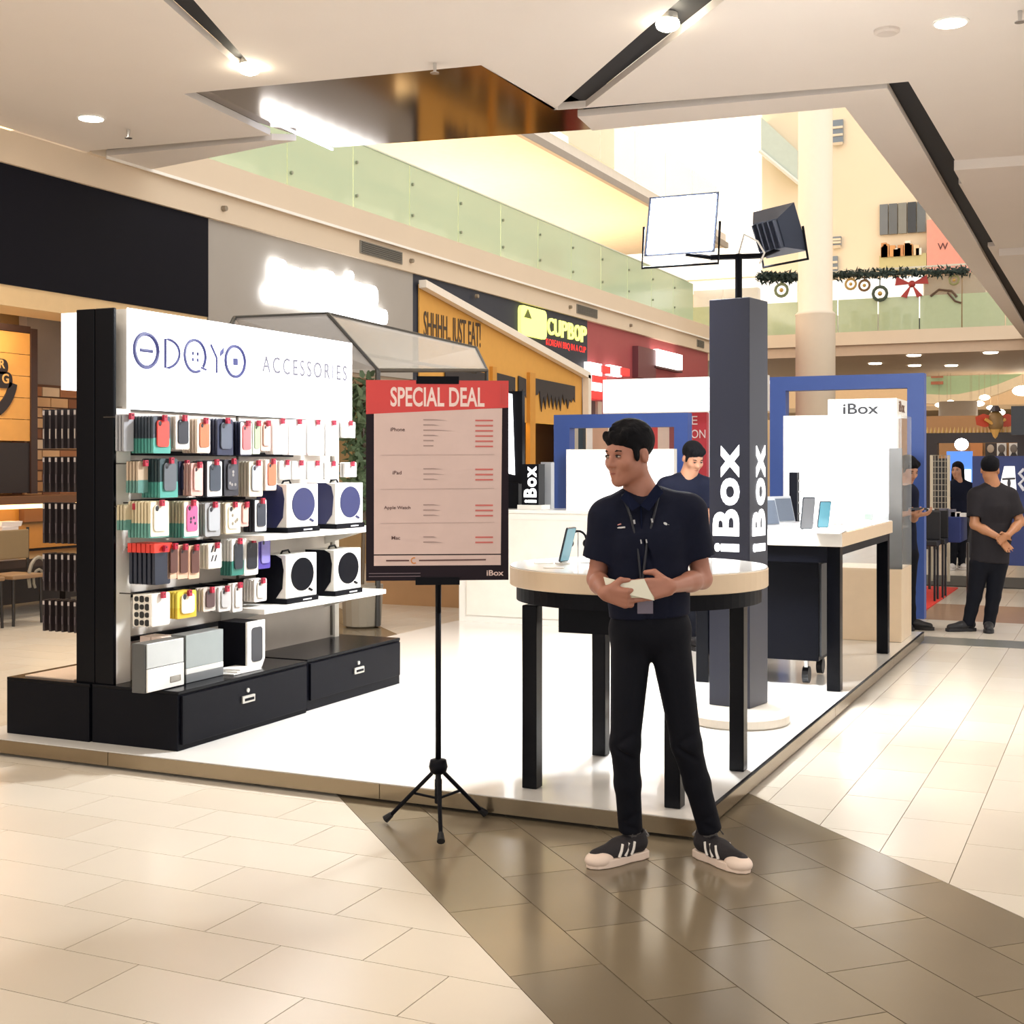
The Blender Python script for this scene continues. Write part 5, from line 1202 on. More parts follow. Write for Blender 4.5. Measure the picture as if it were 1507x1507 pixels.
def nets(Fd, lo, res):
    n = Fd.shape; S_ = Fd < 0
    cs = tuple(x-1 for x in n)
    cnt = np.zeros(cs, np.float32); acc = np.zeros(cs+(3,), np.float32)
    cor = [(i, j, k) for i in (0, 1) for j in (0, 1) for k in (0, 1)]
    sub = lambda A, c: A[c[0]:c[0]+cs[0], c[1]:c[1]+cs[1], c[2]:c[2]+cs[2]]
    for c in cor:
        for ax in range(3):
            if c[ax]: continue
            d = list(c); d[ax] = 1
            f0, f1 = sub(Fd, c), sub(Fd, d); m = (f0 < 0) != (f1 < 0)
            t = np.where(m, f0/(f0-f1+1e-12), 0); cnt += m
            for a in range(3):
                acc[..., a] += np.where(m, c[a]+(t if a == ax else 0), 0)
    act = cnt > 0; idx = -np.ones(cs, int); idx[act] = np.arange(act.sum())
    ijk = np.argwhere(act); V = lo+res*(ijk+acc[act]/cnt[act][:, None])
    faces = []
    for ax in range(3):
        u, v = [(1, 2), (2, 0), (0, 1)][ax]
        s0 = [slice(1, n[i]-1) for i in range(3)]; s0[ax] = slice(0, n[ax]-1); s1 = list(s0); s1[ax] = slice(1, n[ax])
        A, B = S_[tuple(s0)], S_[tuple(s1)]; ch = np.argwhere(A != B)
        if len(ch) == 0: continue
        sg = A[tuple(ch.T)]
        base = ch.copy(); base[:, u] += 1; base[:, v] += 1
        def cell(du, dv):
            c = base.copy(); c[:, u] += du; c[:, v] += dv; return idx[c[:, 0], c[:, 1], c[:, 2]]
        q = np.stack([cell(-1, -1), cell(0, -1), cell(0, 0), cell(-1, 0)], 1)
        q = np.where(sg[:, None], q, q[:, ::-1]); faces.append(q)
    Fq = np.concatenate(faces); return V, Fq[(Fq >= 0).all(1)]
def sdf_obj(sd, res, name, m, parent, smooth_iter=0):
    V, Fq = sd.mesh(res)
    me = bpy.data.meshes.new(name)
    me.vertices.add(len(V)); me.vertices.foreach_set('co', V.astype(np.float32).ravel())
    me.loops.add(len(Fq)*4); me.loops.foreach_set('vertex_index', Fq.astype(np.int32).ravel())
    me.polygons.add(len(Fq)); me.polygons.foreach_set('loop_start', np.arange(0, len(Fq)*4, 4, dtype=np.int32)); me.polygons.foreach_set('loop_total', np.full(len(Fq), 4, np.int32))
    me.update(calc_edges=True); me.validate()
    me.polygons.foreach_set('use_smooth', [True]*len(me.polygons))
    me.materials.append(m)
    o = bpy.data.objects.new(name, me); COL.objects.link(o); o.parent = parent
    return o
def skin_mat(name, h): 
    m = mat(name, h, .5, var=.08, scale=14); m.node_tree.nodes['Principled BSDF'].inputs['Subsurface Weight'].default_value = .08
    m.node_tree.nodes['Principled BSDF'].inputs['Subsurface Radius'].default_value = (.02, .008, .004); return m
def hand(sd, w, d, n, t, curl=(.3, .5, .4), sc=1.0, spread=.1, thumb=.5):
    """wrist point w, finger direction d, palm facing n, thumb side t"""
    w, d, n, t = [np.array(v, float) for v in (w, d, n, t)]
    d /= np.linalg.norm(d); n = n-d*(n@d); n /= np.linalg.norm(n); t = t-d*(t@d)-n*(t@n); t /= np.linalg.norm(t)
    kn = w+d*.085*sc
    for o in (.028, .010, -.010, -.028): sd.cone(w+t*o*.55*sc+d*.01*sc, kn+t*o*sc, .0165*sc, .0125*sc, .008)
    for o, L in ((.029, .072), (.010, .08), (-.010, .074), (-.028, .058)):
        p = kn+t*o*sc; a = 0; dd = d+t*(o*spread/.03)
        for f, r0, r1, cu in ((.45, .0105, .0095, curl[0]), (.31, .0095, .0085, curl[1]), (.24, .0085, .0072, curl[2])):
            a += cu; v = dd*math.cos(a)+n*math.sin(a); v /= np.linalg.norm(v); q = p+v*L*f*sc
            sd.cone(p, q, r0*sc, r1*sc, .004); p = q
    p = w+d*.025*sc+t*.026*sc; v = d*.55+t*.7+n*thumb; v /= np.linalg.norm(v); q = p+v*.042*sc
    sd.cone(p, q, .0155*sc, .012*sc, .008)
    v2 = d*.9+t*.1+n*thumb; v2 /= np.linalg.norm(v2); sd.cone(q, q+v2*.032*sc, .0115*sc, .0085*sc, .004)
def person(label, root, yaw, J, st, res=.006, hres=.0045):
    o = thing('person', label, 'person', root, local=True, rz=TH+yaw)
    A = lambda k: np.array(J[k], float)
    skin = st['skin']; sk = SDF()
    Hc = A('head'); RH = rotz(J.get('hyaw', 0))@rotx(J.get('hpitch', 0))@roty(J.get('hroll', 0)); hs = J.get('hscale', 1.0)
    hp = lambda *p: Hc+RH@(np.array(p, float)*hs)
    E_ = lambda c, r, k, op=1: sk.ell(hp(*c), np.array(r)*hs, k*hs, RH, op)
    C_ = lambda a, b, ra, rb, k, op=1: sk.cone(hp(*a), hp(*b), ra*hs, rb*hs, k*hs, op=op)
    E_((0, .012, .032), (.073, .092, .083), .02)
    E_((0, -.026, -.04), (.058, .062, .072), .035)
    C_((-.038, .0, -.06), (0, -.066, -.098), .022, .017, .03); C_((.038, .0, -.06), (0, -.066, -.098), .022, .017, .03)
    C_((-.03, -.076, .016), (.03, -.076, .016), .011, .011, .02)
    E_((-.037, -.06, -.03), (.024, .022, .022), .025); E_((.037, -.06, -.03), (.024, .022, .022), .025)
    E_((-.031, -.096, -.003), (.017, .014, .011), .014, -1); E_((.031, -.096, -.003), (.017, .014, .011), .014, -1)
    C_((0, -.083, .008), (0, -.106, -.034), .007, .0115, .012); E_((-.012, -.092, -.038), (.009, .01, .008), .008); E_((.012, -.092, -.038), (.009, .01, .008), .008)
    C_((-.018, -.08, -.064), (.018, -.08, -.064), .008, .008, .01); C_((-.014, -.08, -.074), (.014, -.08, -.074), .0085, .0085, .008)
    C_((-.022, -.093, -.069), (.022, -.093, -.069), .0028, .0028, .004, -1)
    for s in (-1, 1):
        E_((s*.074, .016, -.012), (.010, .018, .030), .008); E_((s*.088, .008, -.006), (.008, .011, .018), .006, -1)
    nb = A('neck'); sk.cone(hp(0, .022, -.06), nb, .05*hs, .054, .03)
    sL, sR = A('shL'), A('shR'); ch, wa, pe = A('chest'), A('waist'), A('pelvis')
    sk.cone(nb, ch, .06, .09, .04); sk.cone(sL*.8+ch*.2, sR*.8+ch*.2, .05, .05, .04); sk.cone(ch, wa, .10, .09, .04, sq=((0, 1, 0), .65)); sk.cone(wa, pe, .09, .1, .04, sq=((0, 1, 0), .7))
    for s in 'LR':
        sh, el, wr = A('sh'+s), A('el'+s), A('wr'+s); b = st.get('bulk', 1)
        sk.cone(sh, el, .046*b, .037*b, .03); sk.cone(el, el*.6+wr*.4, .037*b, .036*b, .02); sk.cone(el*.65+wr*.35, wr, .037*b, .0245*b, .02)
        if 'hd'+s in J: hand(sk, wr, *J['hd'+s])
    if st.get('skirtless', 1):
        pass
    body = sdf_obj(sk, res, 'body', skin, o)
    # hair
    hr = SDF(); hE = lambda c, r, k=.02, op=1: hr.ell(hp(*c), np.array(r)*hs, k*hs, RH, op)
    hE((0, .02, .047), (.082, .1, .087))
    if st.get('hair') == 'long':
        for s in (-1, 1): hr.cone(hp(s*.06, .02, .0), hp(s*.075, .02, -.17), .035*hs, .028*hs, .03)
        hr.cone(hp(0, .07, .02), hp(0, .07, -.19), .06*hs, .05*hs, .03)
        hE((0, -.098, -.045), (.057, .08, .088), .012, -1)
    else:
        hE((0, -.1, -.056), (.079, .082, .098), .01, -1); hE((0, -.11, -.075), (.11, .06, .09), .01, -1)
        hE((0, -.03, -.115), (.13, .095, .08), .02, -1); hE((0, .06, -.165), (.12, .12, .07), .02, -1)
        for s in (-1, 1): hE((s*.085, -.002, -.015), (.022, .03, .037), .006, -1)
    if st.get('hair') != 'long':
        for s in (-1, 1): hE((s*.069, -.022, .0), (.009, .014, .03), .01)
    rnd = random.Random(5)
    for i in range(46 if hres < .006 else 12):
        t = rnd.uniform(-1.2, 1.2); f = rnd.uniform(-1.15, 1.0)
        c = (.072*math.sin(t), .02+.088*math.sin(f), .052+.074*math.cos(t)*math.cos(f)*.98)
        if c[2] > .075 and c[1] < .045: hE(c, (rnd.uniform(.008, .014), rnd.uniform(.018, .03), rnd.uniform(.006, .012)), .012)
    for i in range(7 if st.get('fringe', 1) else 0):
        x = -.05+.1*i/6; hE((x, -.073+.4*abs(x)**1.2, .072-.014*abs(math.sin(i*2.1))), (.015, .015, .022), .008)
    sdf_obj(hr, hres, 'hair', st['hairm'], o)
    if st.get('face', 1):
        eyew, iris, brow = c_('#a8988e', .35), c_('#241a16', .2), st['hairm']
        for s in (-1, 1):
            e = sdf_obj(SDF().ell(hp(s*.0305, -.0835, -.003), np.array((.0125, .006, .0046))*hs, .001, RH), .0016 if hres < .005 else .003, 'eye', eyew, o)
            sdf_obj(SDF().ell(hp(s*.0305-.002*J.get('gaze', 1), -.0878, -.0028), np.array((.0058, .004, .0048))*hs, .001, RH), .0014 if hres < .005 else .003, 'iris', iris, e)
            MB().tube([hp(s*.018, -.086, .0005), hp(s*.0305, -.0895, .0028), hp(s*.044, -.082, -.001)], [.0012*hs, .0022*hs, .0014*hs], 6).build('eyelid', brow, o)
            MB().tube([hp(s*.015, -.0855, .0155), hp(s*.03, -.087, .0195), hp(s*.046, -.076, .0165)], [.003*hs, .0036*hs, .0018*hs], 6).build('eyebrow', brow, o)
        MB().tube([hp(-.02, -.086, -.0685), hp(0, -.0905, -.0685), hp(.02, -.086, -.0685)], [.0015*hs, .0042*hs, .0015*hs], 6).build('lips', st.get('lipm', c_('#8d4f43', .5)), o)
    # shirt
    sh_ = SDF(); fl = st.get('flat', .62); yv = J.get('front', (0, 1, 0)); wch = st.get('chestr', .155)
    sh_.cone(nb+np.array([0, .01, -.035]), ch, .075, wch*.85, .05, sq=(yv, .8))
    sh_.cone(sL*.86+nb*.14+np.array([0, 0, -.005]), sR*.86+nb*.14+np.array([0, 0, -.005]), .062, .062, .05)
    sh_.cone(nb*.6+sL*.4+np.array([0, .0, .0]), sL, .05, .062, .04); sh_.cone(nb*.6+sR*.4, sR, .05, .062, .04)
    sh_.cone(ch, wa, wch, wch*.9, .05, sq=(yv, fl)); hem = A('hem') if 'hem' in J else pe
    sh_.cone(wa, hem, wch*.9, wch*.96, .04, sq=(yv, .68), flat=0)
    for s in 'LR':
        a, b = A('sh'+s), A('el'+s); e = a+(b-a)*J.get('sleeve', .62)
        sh_.cone(a, e, .064*st.get('bulk', 1), .062*st.get('bulk', 1)+st.get('cuff', .004), .035, flat=0)
        sh_.cone(e, e+(b-a)/np.linalg.norm(b-a)*.03, .052*st.get('bulk', 1), .05*st.get('bulk', 1), .003, op=-1)
    sh_.cone(nb+np.array([0, -.004, -.02]), nb+np.array([0, -.02, .12]), .05, .075, .008, op=-1)
    if st.get('folds', 0):
        rr = random.Random(3)
        for i in range(14):
            z = rr.uniform(wa[2]-.1, ch[2]); x = ch[0]+rr.uniform(-.13, .13); sh_.cone((x, ch[1]-wch*fl-.006, z), (x+rr.uniform(-.06, .06), ch[1]-wch*fl-.004, z-rr.uniform(.05, .12)), .006, .003, .012, op=-1)
    shirt = sdf_obj(sh_, res, 'shirt', st['shirt'], o)
    # trousers
    tr = SDF(); hL, hR = A('hipL'), A('hipR')
    tr.cone(pe+np.array([0, 0, .06]), pe, .135, .14, .03, sq=((0, 1, 0), .72), fa=.0); tr.cone(hL, hR, .085, .085, .03)
    for s in 'LR':
        hi, kn, an = A('hip'+s), A('kn'+s), A('an'+s); lw = st.get('leg', 1)
        tr.cone(hi, kn, .088*lw, .062*lw, .02); tr.cone(kn, kn*.55+an*.45, .062*lw, .054*lw, .02); tr.cone(kn*.55+an*.45, an, .054*lw, .05*lw, .02, flat=.0)
        if st.get('folds', 0):
            for q_, (f_, t_) in enumerate(((.06, .02), (.17, -.025), (.9, .03), (1.08, -.03))):
                z = an+(kn-an)*f_; tr.cone(z+np.array([-.05, -.05, t_]), z+np.array([.045, -.056, -t_]), .006, .004, .02, op=-1)
    sdf_obj(tr, res, 'trousers', st['trousers'], o)
    # shoes
    for s in 'LR':
        an = A('an'+s); ty_ = J['toe'+s]; R = rotz(ty_)
        B = np.array([an[0], an[1], 0.0])
        tp = lambda x, y, z: B+R@np.array([x, y, z])
        sk_ = SDF().cone(tp(0, .01, an[2]-.05), tp(0, .008, an[2]+.05), .036, .034, .01); sdf_obj(sk_, max(res, .006), 'sock', st['sock'], o)
        u_ = SDF(); u_.cone(tp(0, .035, .062), tp(0, -.06, .055), .037, .036, .03); u_.cone(tp(0, -.05, .05), tp(.004*(1 if s == 'R' else -1), -.165, .038), .04, .03, .03); u_.cone(tp(0, .03, .07), tp(0, .02, .105), .038, .041, .02, flat=0)
        u_.cone(tp(0, .018, .1), tp(0, .014, .14), .033, .033, .004, op=-1)
        up_ = sdf_obj(u_, .004 if res < .007 else .008, 'shoe', st['shoe'], o)
        out = [(.0, .082), (.028, .072), (.038, .03), (.036, -.03), (.046, -.09), (.047, -.14), (.036, -.185), (.012, -.208), (-.012, -.208), (-.036, -.185), (-.047, -.14), (-.046, -.09), (-.036, -.03), (-.038, .03), (-.028, .072)]
        MB().prism([tp(x, y, .001) for x, y in out], (0, 0, .03)).build('sole', st['sole'], up_, bevel=.004)
        if st.get('toecap'):
            t_ = SDF(); t_.ell(tp(0, -.155, .028), (.0475, .06, .032), .005, R); t_.cone(tp(0, -.06, .0), tp(0, -.0, .0), .14, .14, .004, op=-1) if False else None
            sdf_obj(t_, .004, 'toe_cap', st['sole'], up_)
            for q_ in range(3):
                for sd_ in (-1, 1):
                    y = -.02-.03*q_; MB().tube([tp(sd_*.043, y-.012, .034), tp(sd_*.041, y, .056), tp(sd_*.033, y+.012, .078)], .006, 6).build('stripe', c_('#e8e2da'), up_)
            for q_ in range(5):
                y = -.02-.02*q_; MB().tube([tp(-.022, y, .094-.006*q_), tp(0, y-.004, .102-.007*q_), tp(.022, y, .094-.006*q_)], .0035, 5).build('lace', c_('#2a2628'), up_)
            MB().tube([tp(.01, -.0, .1), tp(.035, -.015, .118), tp(.042, -.03, .1)], .003, 5).build('lace_loop', c_('#2a2628'), up_)
            MB().tube([tp(-.03, .062, .09), tp(0, .074, .098), tp(.03, .062, .09)], .006, 6).build('heel_tab', c_('#8c8884'), up_)
    return o, hp
SK1 = skin_mat('skin_a', '#a5705c'); SK2 = skin_mat('skin_b', '#b38267')
HAIR = mat('black_hair', '#0c0c10', .75, var=.3, scale=60, bump=.4, spec=.12)
NAVY = mat('navy_cloth', '#0b1024', .8, var=.12, scale=25, bump=.15, spec=.2); BLKC = mat('black_cloth', '#080a14', .8, var=.12, scale=25, bump=.15, spec=.2)
CHAR = mat('charcoal_cloth', '#221f22', .8, var=.12, scale=25, bump=.15, spec=.2)
SOCK = mat('grey_sock', '#55504e', .9); SHOE = mat('shoe_suede', '#242023', .8, bump=.2, scale=80); SOLE = mat('cream_rubber', '#efd9c8', .5); BSOLE = mat('black_rubber', '#151316', .6)
base_st = dict(skin=SK1, hairm=HAIR, shirt=NAVY, trousers=BLKC, sock=SOCK, shoe=SHOE, sole=SOLE)
# --- the salesman in front; read off the photograph at his own distance
D0 = 5.05; s0 = D0/F; X00 = 980
g0 = PD(X00, 1000, D0); root0 = (g0.x, g0.y, 0)
L = lambda px, py, y=0.0: ((px-CXP)*(D0+y)/F-(X00-CXP)*s0, y, CH-(py-HY)*(D0+y)/F)
J = dict(head=L(925, 667, -.01), hyaw=math.radians(-52), hpitch=math.radians(7), hscale=.985, neck=L(943, 728, .03), chest=L(952, 790, .015), waist=L(954, 868, .01), pelvis=L(957, 915, .02), hem=L(956, 905, .015),
         shL=L(893, 762, .02), shR=L(1014, 754, .02), elL=L(879, 852, .05), wrL=L(889, 872, -.2), elR=L(1033, 852, .05), wrR=L(988, 863, -.19), sleeve=.66,
         hipL=L(930, 928, .02), hipR=L(983, 928, .02), knL=L(920, 1095, 0), knR=L(1010, 1095, .0), anL=L(928, 1222, .06), anR=L(1045, 1222, .05),
         toeL=math.radians(-55), toeR=math.radians(34))
J['hdL'] = ((.93, -.28, -.22), (.05, .95, .3), (.25, .1, .95), (.75, .95, .6), 1.0, .05, .35)
J['hdR'] = ((-.96, -.26, -.10), (-.1, .95, -.1), (-.1, .1, .95), (.22, .3, .25), 1.05, .08, .35)
st = dict(base_st); st.update(toecap=1, folds=1, leg=.92, chestr=.158, cuff=.008)
man, hp0 = person('young man in navy shirt and black trousers holding papers before the round table', root0, 0, J, st, res=.0052, hres=.0036)
# collar, placket, lanyard, badge, embroidered marks
shm = mat('collar_cloth', '#0d1329', .85, spec=.1)
nbk = np.array(J['neck'])
def front(px, py, d=0): # a point on the chest surface
    p = np.array(L(px, py, 0)); ch = np.array(J['chest']); x = p[0]-ch[0]
    yy = ch[1]-.62*math.sqrt(max(.158**2-x*x, .002))-d; return Vector(L(px, py, yy))
for s, a in ((-1, [(921, 722), (942, 744), (930, 752), (913, 733)]), (1, [(966, 712), (942, 744), (955, 752), (976, 724)])):
    pts = [Vector(L(*q, y_)) for q, y_ in zip(a, (-.035, -.088, -.1, -.062))]
    MB().prism(pts, (0, -.008, 0)).build('collar', shm, man)
MB().tube([Vector(L(943, 742, -.085)), front(944, 770, .006), front(944, 800, .006), front(944, 850, .004)], .004, 6).build('placket', shm, man)
lan = c_('#23262f', .6)
MB().tube([Vector(L(916, 728, -.03)), front(928, 760, .008), front(938, 800, .008), front(943, 850, .01), Vector(L(946, 872, -.115))], .005, 6).build('lanyard', lan, man)
MB().tube([Vector(L(972, 718, -.03)), front(962, 760, .008), front(952, 800, .008), front(946, 850, .01), Vector(L(946, 872, -.115))], .005, 6).build('lanyard', lan, man)
for px, py in ((933, 768), (959, 766), (943, 797), (951, 796)):
    MB().tube([front(px, py-3, .013), front(px+1, py+3, .013)], .004, 5).build('lanyard_print', c_('#a9abb0'), man)
MB().fbox(Vector(L(938, 903, -.135)), (1, 0, 0), (0, 0, 1), (0, -1, 0), .058, .075, .003).build('id_badge', c_('#6d6474', .3), man)
a = front(905, 778, .006); MB().tube([a, front(908, 773, .006), front(914, 771, .006)], .003, 5).build('chest_emblem', c_('#c98b86'), man)
MB().tube([front(909, 777, .006), front(920, 776, .006)], .0035, 5).build('chest_emblem', c_('#cfcfd2'), man)
MB().ball(front(978, 772, .006), (.011, .003, .009), 8, 6).build('chest_emblem', c_('#c9cbcd'), man); MB().tube([front(983, 772, .006), front(991, 773, .006)], .004, 5).build('chest_emblem', c_('#c9cbcd'), man)
pap = thing('folded_papers', 'folded white papers held in both hands of the young man', 'papers', root0, local=True, rz=TH)
for k in range(3):
    P = [Vector(L(888+2*k, 849+2*k, -.19+.004*k)), Vector(L(915, 856+2*k, -.215+.004*k)), Vector(L(948, 852+2*k, -.225+.004*k)), Vector(L(963, 884-2*k, -.245+.004*k)), Vector(L(928, 876+2*k, -.235+.004*k)), Vector(L(893, 868+k, -.205+.004*k))]
    v = P+[p+Vector((0, -.0015, .0006)) for p in P]; n = 6
    MB().add(v, [(0, 1, 4, 5), (1, 2, 3, 4), (n+5, n+4, n+1, n), (n+4, n+3, n+2, n+1)]+[(i, (i+1) % n, n+(i+1) % n, n+i) for i in range(n)]).build('sheet', c_(('#d8d6c4', '#c9c9b4', '#d8cfb4')[k], .6), pap)
# --- the others
def figure(label, D, X0, feet_y, pts, st_, yaw=0, res=.011, gz=0.0, **kw):
    g = PD(X0, 800, D); s = D/F
    LL = lambda px, py, y=0.0: ((px-X0)*s, y, CH-(py-HY)*s-gz)
    Jn = {k: LL(*v) for k, v in pts.items()}; Jn.update(kw)
    return person(label, (g.x, g.y, gz), 0, Jn, st_, res=res, hres=res*.8)
dk = dict(base_st, shoe=BSOLE, sole=BSOLE, sock=BLKC)
s2 = dict(dk, shirt=CHAR, skin=skin_mat('skin_c', '#a8734f'), face=0, chestr=.185, bulk=1.12, leg=1.05, fringe=0)
figure('man in charcoal polo seen from behind with hands clasped at his back', 12.15, 1452, 930,
       dict(head=(1457, 691), neck=(1461, 713, .0), chest=(1461, 745, 0), waist=(1459, 790, 0), pelvis=(1455, 822, 0), hem=(1456, 828, 0), shL=(1436, 730, 0), shR=(1486, 730, 0), elL=(1432, 772, -.04), elR=(1499, 768, -.04), wrL=(1461, 790, -.17), wrR=(1472, 786, -.19),
            hipL=(1442, 830, 0), hipR=(1468, 830, 0), knL=(1434, 878, .0), knR=(1462, 878, 0), anL=(1424, 921, 0), anR=(1455, 922, 0)), s2, sleeve=.75,
       hyaw=math.radians(160), hpitch=0, toeL=math.radians(-85), toeR=math.radians(-20), front=(0, 1, 0),
       hdL=((.55, -.1, -.75), (.2, -1, 0), (.7, 0, .5), (.1, .2, .2)), hdR=((-.8, -.1, -.45), (0, -1, 0), (-.3, 0, .9), (.5, .5, .4)))
s3 = dict(dk, skin=SK2, fringe=1)
figure('man in black at the booth corner looking down at a phone in his hands', 12.3, 1328, 932,
       dict(head=(1337, 691), neck=(1329, 711, .0), chest=(1322, 737, 0), waist=(1324, 780, 0), pelvis=(1328, 812, 0), hem=(1328, 815, 0), shL=(1300, 724, .0), shR=(1340, 726, 0), elL=(1298, 762, .02), elR=(1342, 765, 0), wrL=(1326, 755, -.16), wrR=(1340, 757, -.2),
            hipL=(1320, 818, 0), hipR=(1337, 818, 0), knL=(1324, 872, .0), knR=(1337, 872, 0), anL=(1328, 921, 0.02), anR=(1341, 922, 0)), s3, sleeve=.6,
       hyaw=math.radians(25), hpitch=math.radians(22), toeL=math.radians(10), toeR=math.radians(62),
       hdL=((.85, -.45, .1), (0, .3, 1), (-.2, -.6, .6), (.4, .5, .4)), hdR=((.8, -.4, .15), (0, .3, 1), (0, -.6, .6), (.4, .5, .4)))
c = PD(1352, 749, 12.05); tag(MB().rbox(c, rt, Vector((0, 0, 1)), fw, .15, .02, .075, .008, 3).build('held_phone', c_('#2a2c33', .3)), 'dark phone held flat by the man at the booth corner', 'phone')
s4 = dict(dk, skin=SK2, hair='long', fringe=0, chestr=.14, shoe=c_('#cfc8c4'), sole=c_('#cfc8c4'))
figure('woman with long dark hair in a black shirt standing at the far stall', 19.3, 1410, 838,
       dict(head=(1409, 692), neck=(1411, 706, .0), chest=(1411, 724, 0), waist=(1410, 750, 0), pelvis=(1410, 770, 0), hem=(1410, 782, 0), shL=(1396, 717, 0), shR=(1427, 717, 0), elL=(1394, 742, 0), elR=(1431, 742, 0), wrL=(1393, 762, -.1), wrR=(1430, 764, -.05),
            hipL=(1403, 776, 0), hipR=(1418, 776, 0), knL=(1403, 806, .0), knR=(1416, 806, 0), anL=(1402, 832, 0), anR=(1415, 833, 0)), s4, res=.016, sleeve=.55,
       hyaw=math.radians(-40), hpitch=0, toeL=math.radians(-30), toeR=math.radians(20))
s5 = dict(dk, skin=SK2)
figure('salesman in a navy shirt bending over behind the black pillar', 10.4, 1015, 900,
       dict(head=(1020, 674), neck=(1014, 699, .03), chest=(1007, 735, .04), waist=(1005, 800, .05), pelvis=(1006, 845, .06), hem=(1006, 850, .05), shL=(980, 716, .03), shR=(1040, 716, .03), elL=(978, 772, .0), elR=(1046, 770, 0), wrL=(1000, 800, -.16), wrR=(1030, 800, -.16),
            hipL=(994, 855, .05), hipR=(1018, 855, .05), knL=(994, 910, .0), knR=(1018, 910, 0), anL=(994, 938, 0), anR=(1018, 938, 0)), s5, gz=ZP, sleeve=.6,
       hyaw=math.radians(22), hpitch=math.radians(24), toeL=math.radians(-10), toeR=math.radians(10),
       hdL=((.7, -.6, 0), (0, .3, 1), (-.2, -.6, .6), (.4, .5, .4)), hdR=((-.7, -.6, 0), (0, .3, 1), (.2, -.6, .6), (.4, .5, .4)))
# ================================================================== SMALL CEILING FITTINGS, CANOPY STALL
def downlight(lab, px, py, r=.11):
    p = Pz(px, py, ZC)
    o = thing('downlight', lab, 'light', (p.x, p.y, ZC-.012), 'ceiling downlights')
    MB().lathe((p.x, p.y, ZC-.012), [(r, .0), (r*1.12, .004), (r*1.12, .0119)], 24).build('ring', M_whitem, o)
    MB().lathe((p.x, p.y, ZC-.016), [(r*.95, 0), (r*.95, .004)], 24).build('lens', mat('downlight_lens', '#fff6e8', .4, emit=9), o)
downlight('round ceiling downlight at the upper left', 134, 173)
downlight('round ceiling downlight at the upper right', 1399, 32)
p = Pz(1305, 44, ZC); tag(MB().lathe((p.x, p.y, ZC-.03), [(.07, 0), (.09, .012), (.09, .0299)], 20).build('smoke_detector', c_('#cfc4ba')), 'flat smoke detector beside the upper right downlight', 'detector')
for lab, px, py in (('small sprinkler on the ceiling near the upper left downlight', 189, 191), ('small sprinkler on the ceiling by the mirrored soffit', 640, 93), ('small sprinkler at the upper right picture corner', 1501, 16)):
    p = Pz(px, py, ZC); o = thing('sprinkler', lab, 'sprinkler', (p.x, p.y, ZC-.08), 'ceiling sprinklers')
    MB().cone((p.x, p.y, ZC-.07), (p.x, p.y, ZC), .012, .016, 8).build('stem', M_chrome, o); MB().lathe((p.x, p.y, ZC-.078), [(.035, 0), (.035, .006)], 12).build('deflector', M_chrome, o)
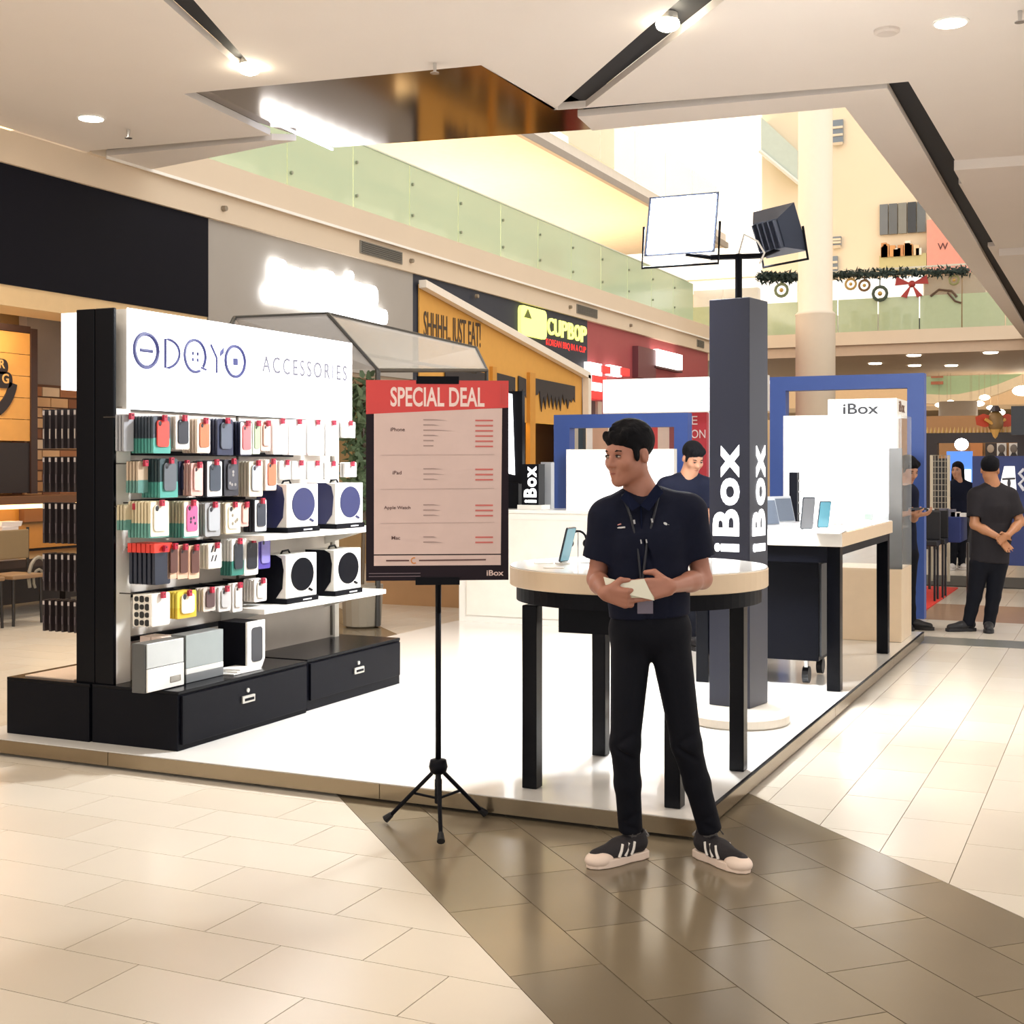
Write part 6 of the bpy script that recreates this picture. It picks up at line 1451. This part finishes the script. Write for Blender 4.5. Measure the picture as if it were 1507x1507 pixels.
for lab, px, py in (('glaring spotlight at the end of the left ceiling slot', 369, 103), ('glaring spotlight in the middle ceiling slot', 984, 38)):
    p = Pz(px, py, ZC-.02); o = thing('slot_spotlight', lab, 'light', (p.x, p.y, ZC-.06), 'slot spotlights')
    MB().cone((p.x, p.y, ZC+.1), (p.x, p.y-.02, ZC-.0), .06, .075, 16).build('can', M_whitem, o)
    MB().ball((p.x, p.y-.02, ZC-.015), (.085, .085, .05), 14, 8).build('lamp', mat('spot_lens', '#fff3d8', .4, emit=40), o, smooth=True)
    l = bpy.data.lights.new('spot_beam', 'SPOT'); l.energy = 260; l.color = WARM; l.spot_size = math.radians(80); l.spot_blend = .6; l.shadow_soft_size = .08
    q = bpy.data.objects.new('spot_beam', l); COL.objects.link(q); q.location = (p.x, p.y-.02, ZC-.09); q.rotation_euler = (math.radians(-8), 0, 0)
# glass canopy stall behind the accessory display
cn = thing('canopy_stall', 'black metal framed stall with a sloping glass canopy behind the display', 'stall', (-6.6, 9.6, 0))
Mfr = c_('#4b4a48', .4, metal=.5)
A_, B_, C3_, D_ = PD(345, 468, 12.72), PD(482, 462, 13.08), PD(700, 512, 15.60), PD(556, 545, 12.36)
MB().tube([A_, B_, C3_], .022, 6).build('ridge', Mfr, cn); MB().tube([B_, D_, D_-Vector((0, 0, D_.z-.02))], .025, 6).build('front_rafter', Mfr, cn)
E_2 = PD(716, 545, 15.12); MB().tube([C3_, E_2, Vector((E_2.x, E_2.y, .02))], .025, 6).build('rear_rafter', Mfr, cn); MB().tube([D_, E_2], .022, 6).build('eave', Mfr, cn)
F_ = PD(420, 500, 12.36); MB().tube([A_, PD(330, 500, 12.00)], .022, 6).build('rafter', Mfr, cn)
Mcg = mat('canopy_glass', '#b6b0aa', .15, alpha=.55)
MB().prism([B_, C3_, E_2, D_], (0, 0, .01)).build('glass_pane', Mcg, cn); MB().prism([A_, B_, D_, PD(400, 545, 12.24)], (0, 0, .01)).build('glass_pane', Mcg, cn)
MB().tube([PD(430, 505, 12.72), PD(700, 548, 15.12)], .02, 6).build('purlin', Mfr, cn)
c = PD(533, 640, 12.48)
pt = thing('potted_tree', 'tall leafy potted plant between the display and the poster', 'plant', (c.x, c.y, 0))
MB().lathe((c.x, c.y, .0), [(.14, 0), (.18, .02), (.2, .4), (.17, .4)], 16).build('pot', c_('#8d8475'), pt)
MB().tube([(c.x, c.y, .4), (c.x+.03, c.y, 1.4), (c.x, c.y, 2.2)], .02, 6).build('stem', c_('#5b4a35'), pt)
g = MB(); leafy(g, (c.x, c.y, 1.1), (c.x, c.y, 2.25), .2, 700, .1); g.build('foliage', MATS['plant_green'], pt)
MB().box(-7.6, -6.3, 12.6, 12.7, 0.0, 1.72).build('counter_back', mat('tan_stall', '#b08a62', .6), cn)
